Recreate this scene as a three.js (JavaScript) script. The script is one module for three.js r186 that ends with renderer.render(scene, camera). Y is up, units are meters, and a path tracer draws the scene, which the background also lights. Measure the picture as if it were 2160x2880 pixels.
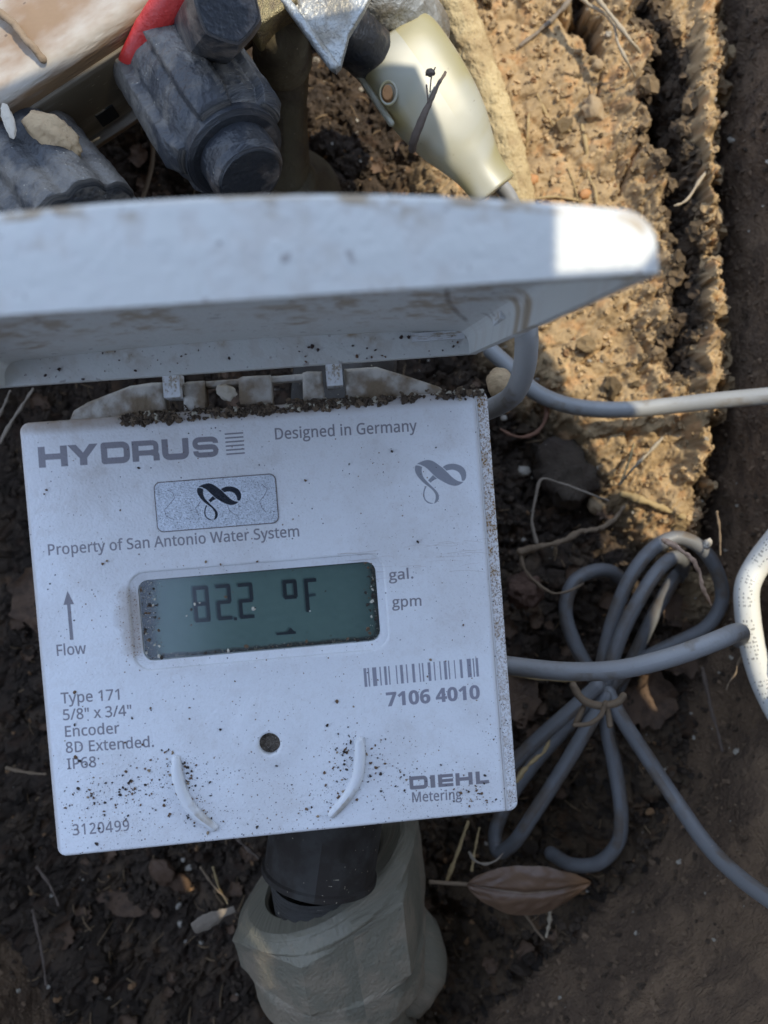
import * as THREE from 'three';
import { mergeGeometries, mergeVertices, toCreasedNormals } from 'three/addons/utils/BufferGeometryUtils.js';
import { RoundedBoxGeometry } from 'three/addons/geometries/RoundedBoxGeometry.js';
import { createNoise3D } from 'simplex-noise';

// ------------------------------------------------------------------ camera, sky, sun, exposure
const scene = new THREE.Scene();
const camera = new THREE.PerspectiveCamera(62, 0.75, 0.01, 20);
camera.up.set(0, 0, -1);
camera.position.set(0, 0.28, 0);
camera.lookAt(0, 0, 0);
camera.focus = 0.196;
camera.userData.fStop = 15;
const renderer = new THREE.WebGLRenderer({ antialias: true });
renderer.setSize(768, 1024);
renderer.toneMapping = THREE.LinearToneMapping;
renderer.toneMappingExposure = 1.9;
renderer.shadowMap.enabled = true;

{ // clear blue sky, paler towards the horizon
  const W = 128, H = 64, d = new Float32Array(W * H * 4);
  for (let j = 0; j < H; j++) for (let i = 0; i < W; i++) {
    const up = Math.sin(((j + 0.5) / H - 0.5) * Math.PI), k = Math.pow(1 - Math.max(0, up), 2.2), o = (j * W + i) * 4;
    const c = up > 0 ? [0.87 + 0.7 * k, 1.17 + 0.6 * k, 1.82 + 0.1 * k] : [0.2, 0.16, 0.12];
    for (let q = 0; q < 3; q++) d[o + q] = c[q] * (up > 0 ? 0.62 : 0.5);
    d[o + 3] = 1;
  }
  const t = new THREE.DataTexture(d, W, H, THREE.RGBAFormat, THREE.FloatType);
  t.mapping = THREE.EquirectangularReflectionMapping; t.magFilter = t.minFilter = THREE.LinearFilter; t.needsUpdate = true;
  scene.background = t; scene.environment = t;
}
const sunDir = new THREE.Vector3(0.43, 0.866, -0.26).normalize();
const sun = new THREE.DirectionalLight(new THREE.Color(1, 0.92, 0.75), 2.05);
sun.position.copy(sunDir).multiplyScalar(1.5); sun.target.position.set(0, 0, 0);
sun.castShadow = true; sun.shadow.radius = 0.45; sun.shadow.mapSize.set(2048, 2048);
Object.assign(sun.shadow.camera, { left: -0.5, right: 0.5, top: 0.5, bottom: -0.5, near: 0.2, far: 3 });
scene.add(sun, sun.target);

// ------------------------------------------------------------------ helpers
let seed = 20240817;
const rnd = () => { seed = (seed + 0x6d2b79f5) | 0; let t = Math.imul(seed ^ (seed >>> 15), 1 | seed); t = (t + Math.imul(t ^ (t >>> 7), 61 | t)) ^ t; return ((t ^ (t >>> 14)) >>> 0) / 4294967296; };
const rr = (a, b) => a + (b - a) * rnd();
const n3 = createNoise3D(rnd);
const clamp = (x, a = 0, b = 1) => Math.min(b, Math.max(a, x)), lerp = (a, b, t) => a + (b - a) * t, sst = (a, b, x) => { const t = clamp((x - a) / (b - a)); return t * t * (3 - 2 * t); };
const V = (a) => new THREE.Vector3(...a);
function fbm(x, y, z, oct = 4) { let s = 0, a = 0.5, f = 1; for (let i = 0; i < oct; i++) { s += a * n3(x * f, y * f, z * f); a *= 0.5; f *= 2.07; } return s; }
const hash = (i, j, k) => { let h = Math.imul(i, 374761393) ^ Math.imul(j, 668265263) ^ Math.imul(k, 2147483647 - 69); h = Math.imul(h ^ (h >>> 13), 1274126177); return ((h ^ (h >>> 16)) >>> 0) / 4294967296; };
function worley(x, y, s = 0) { // [nearest, second, cell id]
  const ix = Math.floor(x), iy = Math.floor(y); let a = 9, b = 9, id = 0;
  for (let j = -1; j <= 1; j++) for (let i = -1; i <= 1; i++) {
    const dx = ix + i + hash(ix + i, iy + j, s) - x, dy = iy + j + hash(ix + i, iy + j, s + 7) - y, d = dx * dx + dy * dy;
    if (d < a) { b = a; a = d; id = hash(ix + i, iy + j, s + 13); } else if (d < b) b = d;
  }
  return [Math.sqrt(a), Math.sqrt(b), id];
}
function segDist(x, y, P) { // distance to a polyline in the ground plane
  let m = 1e9;
  for (let i = 0; i + 1 < P.length; i++) {
    const ax = P[i][0], ay = P[i][P[i].length - 1], bx = P[i + 1][0], by = P[i + 1][P[i + 1].length - 1], vx = bx - ax, vy = by - ay;
    const t = clamp(((x - ax) * vx + (y - ay) * vy) / (vx * vx + vy * vy)), dx = x - ax - t * vx, dy = y - ay - t * vy;
    m = Math.min(m, dx * dx + dy * dy);
  }
  return Math.sqrt(m);
}
function polyDist(x, y, P) { // signed: negative inside
  let inside = false;
  for (let i = 0, j = P.length - 1; i < P.length; j = i++) {
    const xi = P[i][0], yi = P[i][P[i].length - 1], xj = P[j][0], yj = P[j][P[j].length - 1];
    if (yi > y !== yj > y && x < ((xj - xi) * (y - yi)) / (yj - yi) + xi) inside = !inside;
  }
  return (inside ? -1 : 1) * segDist(x, y, [...P, P[0]]);
}
const used = {};
function numbered(name) { const n = (used[name] = (used[name] ?? -1) + 1); return n ? name + '_' + String(n).padStart(3, '0') : name; }
function tag(o, label, category, group, kind) { if (label) o.userData.label = label; if (category) o.userData.category = category; if (group) o.userData.group = group; if (kind) o.userData.kind = kind; return o; }
function obj(name, geo, mat, parent = scene) {
  const g = Array.isArray(geo) ? mergeGeometries(geo.map((q) => (q.index ? q.toNonIndexed() : q))) : geo;
  const m = new THREE.Mesh(g, mat); m.name = parent === scene ? numbered(name) : name; m.castShadow = m.receiveShadow = true; parent.add(m); return m;
}
function thing(name, label, category, at = [0, 0, 0], group) { const g = new THREE.Group(); g.name = numbered(name); g.position.set(...at); scene.add(g); return tag(g, label, category, group); }
// moves a geometry given in world metres into the axes of a group that only has a position
const into = (geo, g) => geo.translate(-g.position.x, -g.position.y, -g.position.z);

const TILE = 0.05; // metres of surface for one repeat of a texture
// tube or loft along a curve: radius(t) and section(angle, t) -> factor; rounded or flat ends
function sweep(pts, radius, { nT = 60, nR = 12, section, cap = 'round', up = [0, 1, 0], bump = 0, bumpScale = 300, flat = 1, crease = 0, straight = false } = {}) {
  const curve = straight ? new THREE.LineCurve3(V(pts[0]), V(pts[1])) : new THREE.CatmullRomCurve3(pts.map(V), false, 'centripetal');
  const R = typeof radius === 'function' ? radius : () => radius, len = curve.getLength();
  const rows = [];
  for (let i = 0; i <= nT; i++) rows.push([i / nT, 1, 0]);
  if (cap === 'round') for (let k = 1; k <= 4; k++) { const a = (k / 4) * Math.PI / 2; rows.unshift([0, Math.cos(a), -Math.sin(a)]); rows.push([1, Math.cos(a), Math.sin(a)]); }
  else if (cap === 'flat') { rows.unshift([0, 0.9, -0.06], [0, 0.001, -0.06]); rows[0] = [0, 0.9, -0.06]; rows.sort((a, b) => a[0] - b[0] || a[2] - b[2]); rows.unshift([0, 0.001, -0.06]); rows.splice(1, 2, [0, 0.9, -0.06]); rows.push([1, 0.9, 0.06], [1, 0.001, 0.06]); }
  const pos = [], uv = [], idx = [], T = new THREE.Vector3(), N = V(up), B = new THREE.Vector3(), c = new THREE.Vector3();
  for (const [t, s, e] of rows) {
    curve.getTangent(t, T); curve.getPoint(t, c);
    N.addScaledVector(T, -N.dot(T)).normalize(); B.crossVectors(T, N);
    const r = R(t);
    for (let k = 0; k <= nR; k++) {
      const a = (k / nR) * Math.PI * 2, q = (section ? section(a, t) : 1) * r * s;
      let x = Math.cos(a) * q * flat, y = Math.sin(a) * q;
      const p = [c.x + N.x * x + B.x * y + T.x * e * r, c.y + N.y * x + B.y * y + T.y * e * r, c.z + N.z * x + B.z * y + T.z * e * r];
      if (bump && s === 1) { const w = k % nR, h = bump * fbm(p[0] * bumpScale, p[1] * bumpScale, p[2] * bumpScale, 3), aa = (w / nR) * Math.PI * 2; for (let m = 0; m < 3; m++) p[m] += h * (N.getComponent(m) * Math.cos(aa) + B.getComponent(m) * Math.sin(aa)); }
      pos.push(...p); if (cap === 'flat' && s < 1) uv.push((Math.cos(a) * q) / TILE, (Math.sin(a) * q) / TILE); else uv.push((a * r) / TILE, (t * len + e * r) / TILE);
    }
  }
  const w = nR + 1;
  for (let i = 0; i + 1 < rows.length; i++) for (let k = 0; k < nR; k++) { const a = i * w + k; idx.push(a, a + 1, a + w, a + 1, a + w + 1, a + w); }
  let g = new THREE.BufferGeometry();
  g.setAttribute('position', new THREE.Float32BufferAttribute(pos, 3)); g.setAttribute('uv', new THREE.Float32BufferAttribute(uv, 2)); g.setIndex(idx);
  if (crease) return toCreasedNormals(g, crease);
  g.computeVertexNormals();
  const nn = g.attributes.normal; // close the seam
  for (let i = 0; i < rows.length; i++) { const a = i * w, b = a + nR, x = nn.getX(a) + nn.getX(b), y = nn.getY(a) + nn.getY(b), z = nn.getZ(a) + nn.getZ(b), l = Math.hypot(x, y, z) || 1; nn.setXYZ(a, x / l, y / l, z / l); nn.setXYZ(b, x / l, y / l, z / l); }
  return g;
}
function stone(size, { at = [0, 0, 0], rot = [0, 0, 0], rough = 0.25, detail = 3, freq = 1.3, off = rnd() * 50 } = {}) {
  const g = mergeVertices(new THREE.IcosahedronGeometry(1, detail).deleteAttribute('normal').deleteAttribute('uv')), p = g.attributes.position, uv = [];
  for (let i = 0; i < p.count; i++) {
    const x = p.getX(i), y = p.getY(i), z = p.getZ(i), k = 1 + rough * fbm(x * freq + off, y * freq, z * freq, 3) * 2 - rough * 0.6 * Math.max(0, n3(x * freq * 0.7, y * freq * 0.7 + off, z * 0.7));
    p.setXYZ(i, x * k * size[0], y * k * size[1], z * k * size[2]); uv.push((x * size[0]) / TILE, (z * size[2] + y * size[1]) / TILE);
  }
  g.setAttribute('uv', new THREE.Float32BufferAttribute(uv, 2));
  g.rotateX(rot[0]); g.rotateY(rot[1]); g.rotateZ(rot[2]); g.translate(...at); g.computeVertexNormals(); return g;
}
// tileable textures
function tnoise(period, s) { // value noise with a period, in [0,1]
  return (u, v) => {
    const x = u * period, y = v * period, ix = Math.floor(x), iy = Math.floor(y), fx = x - ix, fy = y - iy, sx = fx * fx * (3 - 2 * fx), sy = fy * fy * (3 - 2 * fy), h = (i, j) => hash(((i % period) + period) % period, ((j % period) + period) % period, s);
    return lerp(lerp(h(ix, iy), h(ix + 1, iy), sx), lerp(h(ix, iy + 1), h(ix + 1, iy + 1), sx), sy);
  };
}
function tfbm(base, oct, s) { const f = []; for (let i = 0; i < oct; i++) f.push(tnoise(base << i, s + i * 31)); return (u, v) => { let t = 0, a = 0.5, n = 0; for (const q of f) { t += a * q(u, v); n += a; a *= 0.55; } return t / n; }; }
function tex(size, fn, srgb = false, repeat = 1) {
  const d = new Uint8Array(size * size * 4);
  for (let j = 0; j < size; j++) for (let i = 0; i < size; i++) { const c = fn((i + 0.5) / size, (j + 0.5) / size), o = (j * size + i) * 4; d[o] = clamp(c[0]) * 255; d[o + 1] = clamp(c[1] ?? c[0]) * 255; d[o + 2] = clamp(c[2] ?? c[0]) * 255; d[o + 3] = 255; }
  const t = new THREE.DataTexture(d, size, size); t.wrapS = t.wrapT = THREE.RepeatWrapping; t.magFilter = THREE.LinearFilter; t.minFilter = THREE.LinearMipmapLinearFilter; t.generateMipmaps = true;
  if (srgb) t.colorSpace = THREE.SRGBColorSpace; t.repeat.set(repeat, repeat); t.needsUpdate = true; return t;
}
const L2S = (x) => (x <= 0.0031308 ? 12.92 * x : 1.055 * Math.pow(x, 1 / 2.4) - 0.055);
const lin = (c) => c.map((x) => L2S(clamp(x)));
const mix3 = (a, b, t) => [lerp(a[0], b[0], t), lerp(a[1], b[1], t), lerp(a[2], b[2], t)];
const std = (o) => new THREE.MeshStandardMaterial(o), C = (r, g, b) => new THREE.Color().setRGB(r, g, b);

const lidSpeck = tfbm(24, 3, 777);
const nA = tfbm(4, 6, 3), nB = tfbm(16, 5, 91), nC = tfbm(3, 3, 401), nD = tfbm(64, 3, 555);
const grainBump = tex(512, (u, v) => [nB(u, v) * 0.6 + nD(u, v) * 0.4]);
const fineBump = tex(512, (u, v) => [nD(u, v)]);
const dirtMap = (base, dirt, amount, speck = 0.02, specks = [0.5, 0.42, 0.3]) => tex(512, (u, v) => {
  const k = sst(0.62 - amount * 0.4, 0.78 - amount * 0.25, nA(u, v) * 0.65 + nB(u + 0.3, v) * 0.35), s = nD(u * 1, v * 1) > 0.86 - speck ? 0.7 : 0;
  return lin(mix3(mix3(base.map((x) => x * (0.85 + 0.3 * nC(u, v))), dirt, k), specks, s * (nA(v, u) > 0.5 ? 1 : 0)));
}, true);

const M = {
  cable: std({ map: dirtMap([0.29, 0.285, 0.275], [0.2, 0.17, 0.135], 0.25, 0.0), roughness: 0.55, bumpMap: fineBump, bumpScale: 0.00006 }),
  coilCable: std({ map: dirtMap([0.19, 0.188, 0.185], [0.15, 0.122, 0.095], 0.45, 0.01), roughness: 0.5, bumpMap: fineBump, bumpScale: 0.00006 }),
  blackPlastic: std({ map: dirtMap([0.03, 0.032, 0.036], [0.14, 0.125, 0.105], 0.55, 0.05, [0.4, 0.36, 0.28]), roughness: 0.5, bumpMap: grainBump, bumpScale: 0.0007 }),
  blackSmooth: std({ map: dirtMap([0.022, 0.024, 0.028], [0.12, 0.1, 0.085], 0.42, 0.04), roughness: 0.4, bumpMap: grainBump, bumpScale: 0.0004 }),
  boxPlastic: std({ map: dirtMap([0.4, 0.36, 0.3], [0.24, 0.15, 0.08], 0.8, 0.02, [0.08, 0.05, 0.03]), roughness: 0.6, bumpMap: grainBump, bumpScale: 0.0003 }),
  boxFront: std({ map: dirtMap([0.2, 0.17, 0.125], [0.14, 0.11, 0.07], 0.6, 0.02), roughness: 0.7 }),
  red: std({ color: C(0.5, 0.03, 0.025), roughness: 0.42, bumpMap: grainBump, bumpScale: 0.0003 }),
  brass: std({ map: dirtMap([0.3, 0.24, 0.12], [0.2, 0.15, 0.09], 0.5, 0.0), metalness: 0.55, roughness: 0.45, bumpMap: grainBump, bumpScale: 0.0006 }),
  oliveDirt: std({ map: dirtMap([0.13, 0.105, 0.06], [0.09, 0.068, 0.042], 0.55, 0.01), roughness: 0.85, bumpMap: grainBump, bumpScale: 0.0006 }),
  zinc: std({ map: dirtMap([0.4, 0.4, 0.37], [0.25, 0.22, 0.17], 0.45, 0.0), metalness: 0.45, roughness: 0.5, bumpMap: grainBump, bumpScale: 0.0009 }),
  coupling: std({ map: dirtMap([0.205, 0.185, 0.132], [0.28, 0.23, 0.16], 0.5, 0.02, [0.05, 0.045, 0.04]), metalness: 0.1, roughness: 0.6, bumpMap: grainBump, bumpScale: 0.0006 }),
  spigot: std({ map: dirtMap([0.05, 0.045, 0.038], [0.026, 0.019, 0.013], 0.6, 0.03), roughness: 0.85, bumpMap: grainBump, bumpScale: 0.0002 }),
  conduit: std({ map: dirtMap([0.55, 0.42, 0.22], [0.42, 0.3, 0.15], 0.4, 0.06, [0.1, 0.07, 0.04]), roughness: 0.95, bumpMap: grainBump, bumpScale: 0.0014 }),
  straw: std({ color: C(0.42, 0.3, 0.14), roughness: 0.8 }), paleStraw: std({ color: C(0.42, 0.34, 0.23), roughness: 0.8 }), root: std({ color: C(0.22, 0.155, 0.095), roughness: 0.9, bumpMap: grainBump, bumpScale: 0.0004 }),
  greyRoot: std({ color: C(0.25, 0.2, 0.145), roughness: 0.9, bumpMap: grainBump, bumpScale: 0.0004 }), redRoot: std({ color: C(0.2, 0.1, 0.06), roughness: 0.9 }), darkTwig: std({ color: C(0.13, 0.095, 0.07), roughness: 0.9, bumpMap: grainBump, bumpScale: 0.0006 }),
  tanStone: std({ map: dirtMap([0.42, 0.3, 0.17], [0.3, 0.2, 0.11], 0.5, 0), roughness: 0.9, bumpMap: grainBump, bumpScale: 0.0007 }), orangeStone: std({ color: C(0.5, 0.24, 0.09), roughness: 0.7, bumpMap: grainBump, bumpScale: 0.0003 }),
  paleStone: std({ map: dirtMap([0.5, 0.44, 0.35], [0.3, 0.24, 0.17], 0.3, 0), roughness: 0.85, bumpMap: grainBump, bumpScale: 0.0005 }), brownStone: std({ color: C(0.12, 0.07, 0.04), roughness: 0.75, bumpMap: grainBump, bumpScale: 0.0005 }),
  black: std({ color: C(0.012, 0.012, 0.012), roughness: 0.8 }), blue: std({ map: dirtMap([0.02, 0.085, 0.24], [0.16, 0.14, 0.12], 0.45, 0), roughness: 0.5 }),
};

// ------------------------------------------------------------------ the ground of the pit
const pitBase = [...[[0.1122,0,-0.2383],[0.1131,0,-0.1682],[0.1145,0,-0.0631],[0.1129,0,0.007],[0.1046,0,0.0654],[0.0806,0,0.1122],[0.0502,0,0.1425],[0.0245,0,0.1694]], [-0.005, 0, 0.186], [-0.06, 0, 0.183], ...[[-0.0946,0,0.1682],[-0.111,0,0.1472],[-0.1273,0,0.1285]], [-0.15, 0, 0.07], [-0.156, 0, 0], [-0.15, 0, -0.2], [-0.12, 0, -0.29], [-0.02, 0, -0.315], [0.08, 0, -0.295]];
const cleft = [[0.0742,0,-0.1799],[0.0838,0,-0.1513],[0.083,0,-0.1429],[0.0821,0,-0.1345],[0.0817,0,-0.1196],[0.0867,0,-0.1089],[0.0879,0,-0.1028],[0.09,0,-0.0865],[0.0901,0,-0.0672],[0.0882,0,-0.0535],[0.0912,0,-0.0452],[0.0941,0,-0.0415],[0.0987,0,-0.0421],[0.0999,0,-0.0631],[0.0993,0,-0.0806],[0.0997,0,-0.1052],[0.0973,0,-0.115],[0.0973,0,-0.1264],[0.0951,0,-0.1394],[0.0958,0,-0.147],[0.09,0,-0.1566],[0.087,0,-0.1799]];
const notch = [[0.0572,0,-0.1799],[0.0608,0,-0.1566],[0.0654,0,-0.1484],[0.0683,0,-0.1455],[0.0701,0,-0.1507],[0.0678,0,-0.1612],[0.0666,0,-0.1799]];
const gap = [[0.1063,0,-0.1916],[0.1067,0,-0.1455],[0.103,0,-0.1303],[0.1021,0,-0.1089],[0.1016,0,-0.0935],[0.1057,0,-0.0631],[0.1075,0,-0.0429],[0.1042,0,-0.0271],[0.1028,0,-0.0047],[0.0958,0,0.0187],[0.1309,0,0.0304],[0.1425,0,-0.0514],[0.1425,0,-0.1916]];
const cracks = [[[[0.0773,0,-0.0659],[0.0806,0,-0.0584],[0.0841,0,-0.0526],[0.0845,0,-0.0491],[0.0818,0,-0.0456]], 0.0004, 0.003], [[[0.0637,0,-0.0479],[0.0678,0,-0.0514],[0.0713,0,-0.0532]], 0.0003, 0.002], [[[0.0672,0,-0.1636],[0.0692,0,-0.1531],[0.0701,0,-0.1414],[0.0692,0,-0.1332]], 0.0005, 0.003], [[[0.0561,0,-0.1612],[0.0596,0,-0.1554],[0.0637,0,-0.1507]], 0.0005, 0.003], [[[0.0759,0,-0.1028],[0.0794,0,-0.1133],[0.083,0,-0.118]], 0.0004, 0.003], [[[0.0724,0,-0.0058],[0.0771,0,-0.0175],[0.0794,0,-0.0257]], 0.0003, 0.002]];
function soil(x, z) { // [height, dryness with painted shade, tone]
  const wx = x + 0.0022 * n3(x * 140, z * 140, 1), wz = z + 0.0022 * n3(x * 140, z * 140, 9), jag = 0.0042 * fbm(x * 75, z * 75, 4, 3) + 0.0008 * n3(x * 420, z * 420, 4);
  const dry = sst(-0.008, 0.012, x - 0.012 - Math.max(0, z + 0.08) * 0.78 + 0.008 * fbm(x * 60, z * 60, 2, 3)) * (1 - sst(0.0, 0.04, z - 0.012));  // dry border follows the sun's shadow edge: shade painted into the soil
  let h = 0.006 * fbm(x * 24, z * 24, 5, 3) + 0.0045 * sst(0.07, 0.09, x) * fbm(x * 75, z * 75, 15, 3);
  h += lerp(-0.007, 0.006, dry);
  const w1 = worley(wx * 95, wz * 95, 1), w2 = worley(wx * 240, wz * 240, 2), w3 = worley(wx * 620, wz * 620, 3), w4 = worley(wx * 1300, wz * 1300, 4);
  const rough = lerp(1, 0.45, dry), calm = dry * sst(0.085, 0.06, x) * 0.65, gritty = sst(-0.2, 0.3, fbm(x * 45, z * 45, 31, 2)) * (1 - calm), plate = (w, k) => Math.min(w[1] - w[0], k) / k - 1;
  h += rough * 0.005 * (0.55 - w1[0]) * (0.3 + w1[2]) + rough * 0.002 * plate(w1, 0.12);
  h += (0.25 + rough * 0.75) * (0.0014 * plate(w2, 0.2) * (0.3 + w2[2]) * gritty + 0.0022 * (w2[2] - 0.5) * gritty * sst(0.02, 0.16, w2[1] - w2[0]));
  h += (0.35 * (1 - calm) + gritty) * (0.0006 * plate(w3, 0.25) + 0.0009 * (w3[2] - 0.5) * sst(0.0, 0.2, w3[1] - w3[0]));
  h += 0.00045 * (w4[2] - 0.5) * sst(0.0, 0.25, w4[1] - w4[0]);
  h += 0.0016 * (1 - 0.5 * calm) * fbm(x * 160, z * 160, 8, 4) + 0.0007 * (1 - calm) * Math.abs(n3(x * 500, z * 500, 3));
  const cw = lerp(0.0032, 0.0085, sst(0.087, 0.093, x) * 0.5), c = polyDist(x, z, cleft) + jag, nn = polyDist(x, z, notch) + jag, gg = polyDist(x, z, gap) + jag * 1.5;
  const fill = clamp(0.62 + 0.9 * fbm(z * 38, x * 20, 60, 3), 0.15, 1), pit = 0.032 * fill * sst(0.0006, -cw, c) + 0.02 * sst(0.0008, -0.002, nn) + 0.024 * sst(0.001, -0.006, gg); h -= pit;
  h += 0.004 * sst(0.012, 0.001, c) * sst(-0.002, 0.0002, c) * dry;                                         // crumbly raised lips
  const ridge = sst(0.095, 0.1, x) * sst(0.112, 0.105, x) * (1 - sst(-0.02, 0.0, z)); h += 0.008 * ridge * sst(-0.001, 0.002, Math.min(c, gg));
  for (const [P, w, d] of cracks) { const q = segDist(x, z, P) + jag * 0.25; if (q < w * 3) h -= d * (1 - sst(w * 0.5, w * 1.5, q)); }
  h += 0.012 * sst(0.022, 0.0, Math.max(0, -polyDist(x, z, pitBase))) * sst(0.06, 0.1, z);                         // silt banked against the lower wall
  return [h, dry * (1 - 0.94 * sst(0.0012, -0.0008, Math.min(c, nn + 0.0006)) - 0.0), w2[2] * 0.5 + w3[2] * 0.3 + w1[2] * 0.2, pit];  // cleft and notch colour darkened too, painting in their shade
}
{
  const line = (a, b, da, db, step) => { const o = []; for (let v = a; v < da; v += 0.004) o.push(v); for (let v = da; v < db; v += step) o.push(v); for (let v = db; v <= b; v += 0.004) o.push(v); return o; };
  const X = line(-0.19, 0.18, -0.132, 0.132, 0.00052), Z = line(-0.36, 0.24, -0.178, 0.178, 0.00052), pos = new Float32Array(X.length * Z.length * 3), col = new Float32Array(X.length * Z.length * 3), uv = new Float32Array(X.length * Z.length * 2), idx = [];
  let o = 0;
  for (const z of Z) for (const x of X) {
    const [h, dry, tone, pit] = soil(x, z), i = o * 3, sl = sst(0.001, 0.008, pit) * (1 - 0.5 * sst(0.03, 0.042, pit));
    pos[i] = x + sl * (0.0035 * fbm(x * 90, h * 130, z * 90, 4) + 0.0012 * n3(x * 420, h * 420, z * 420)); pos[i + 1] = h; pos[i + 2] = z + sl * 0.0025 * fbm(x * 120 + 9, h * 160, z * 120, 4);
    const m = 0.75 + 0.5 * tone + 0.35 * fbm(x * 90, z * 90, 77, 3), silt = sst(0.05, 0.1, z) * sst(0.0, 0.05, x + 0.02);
    let c = mix3(mix3([0.05, 0.034, 0.022], [0.095, 0.063, 0.037], sst(0.0, 0.5, fbm(x * 55, z * 55, 14, 3))), [0.4, 0.275, 0.142], dry); c = mix3(c, [0.085, 0.056, 0.031], silt * (1 - dry));  // tan fades to dark earth by dry, painted shade included
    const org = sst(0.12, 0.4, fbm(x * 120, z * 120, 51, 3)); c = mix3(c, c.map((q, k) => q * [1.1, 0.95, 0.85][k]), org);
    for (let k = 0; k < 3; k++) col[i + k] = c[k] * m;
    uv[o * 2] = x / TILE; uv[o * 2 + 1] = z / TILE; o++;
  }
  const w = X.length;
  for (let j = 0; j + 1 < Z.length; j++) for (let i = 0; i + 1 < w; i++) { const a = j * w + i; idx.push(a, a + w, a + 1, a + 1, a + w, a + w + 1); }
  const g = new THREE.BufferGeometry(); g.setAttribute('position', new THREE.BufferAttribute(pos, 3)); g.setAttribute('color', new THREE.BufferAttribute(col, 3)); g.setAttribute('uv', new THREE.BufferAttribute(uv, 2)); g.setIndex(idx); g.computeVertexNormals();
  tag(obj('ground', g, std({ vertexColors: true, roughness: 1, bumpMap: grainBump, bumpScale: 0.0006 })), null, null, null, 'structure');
}
const gh = (x, z) => soil(x, z)[0];
// loose crumbs of soil
function crumbs(name, count, pick, mat, parent, lo, hi, label) {
  const g = stone([1, 0.8, 1], { rough: 0.5, detail: 1, freq: 2, off: 3 }).toNonIndexed(); g.computeVertexNormals(); const im = new THREE.InstancedMesh(g, mat, count), m = new THREE.Matrix4(), q = new THREE.Quaternion(), e = new THREE.Euler(), col = new THREE.Color();
  let k = 0;
  for (let tries = 0; k < count && tries < count * 30; tries++) {
    const p = pick(); if (!p) continue;
    const s = lo + (hi - lo) * Math.pow(rnd(), 4);
    e.set(rr(0, 6), rr(0, 6), rr(0, 6)); q.setFromEuler(e);
    m.compose(new THREE.Vector3(p[0], p[1] + s * 0.25, p[2]), q, new THREE.Vector3(s * rr(0.7, 1.3), s * rr(0.6, 1), s * rr(0.7, 1.3)));
    im.setMatrixAt(k, m); im.setColorAt(k, col.setRGB(...p[3])); k++;
  }
  im.count = k; im.name = parent === scene ? numbered(name) : name; im.castShadow = im.receiveShadow = true; parent.add(im);
  return tag(im, label, parent === scene ? 'soil' : null, null, 'stuff');
}
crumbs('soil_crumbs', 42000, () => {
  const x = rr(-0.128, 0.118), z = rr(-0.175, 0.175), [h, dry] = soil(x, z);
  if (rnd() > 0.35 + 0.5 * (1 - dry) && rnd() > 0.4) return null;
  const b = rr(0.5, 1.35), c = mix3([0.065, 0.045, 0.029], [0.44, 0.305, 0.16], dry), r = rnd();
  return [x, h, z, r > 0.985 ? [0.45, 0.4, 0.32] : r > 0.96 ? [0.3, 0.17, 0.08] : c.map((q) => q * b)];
}, std({ roughness: 1 }), scene, 0.00018, 0.0013, 'loose crumbs of dry tan and dark brown soil, shade partly painted in, scattered over the pit floor');

{ const b = new RoundedBoxGeometry(1.1, 0.75, 0.02, 2, 0.004); b.translate(0.1, 0.495, 0.36); tag(obj('added_sky_blocker', b, std({ color: C(0.05, 0.055, 0.07), roughness: 0.95 })), 'unseen dark board added along the lower side of the pit to block skylight', 'board'); }  // added unseen board that cuts off skylight from the lower side
let wallAt;
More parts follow.
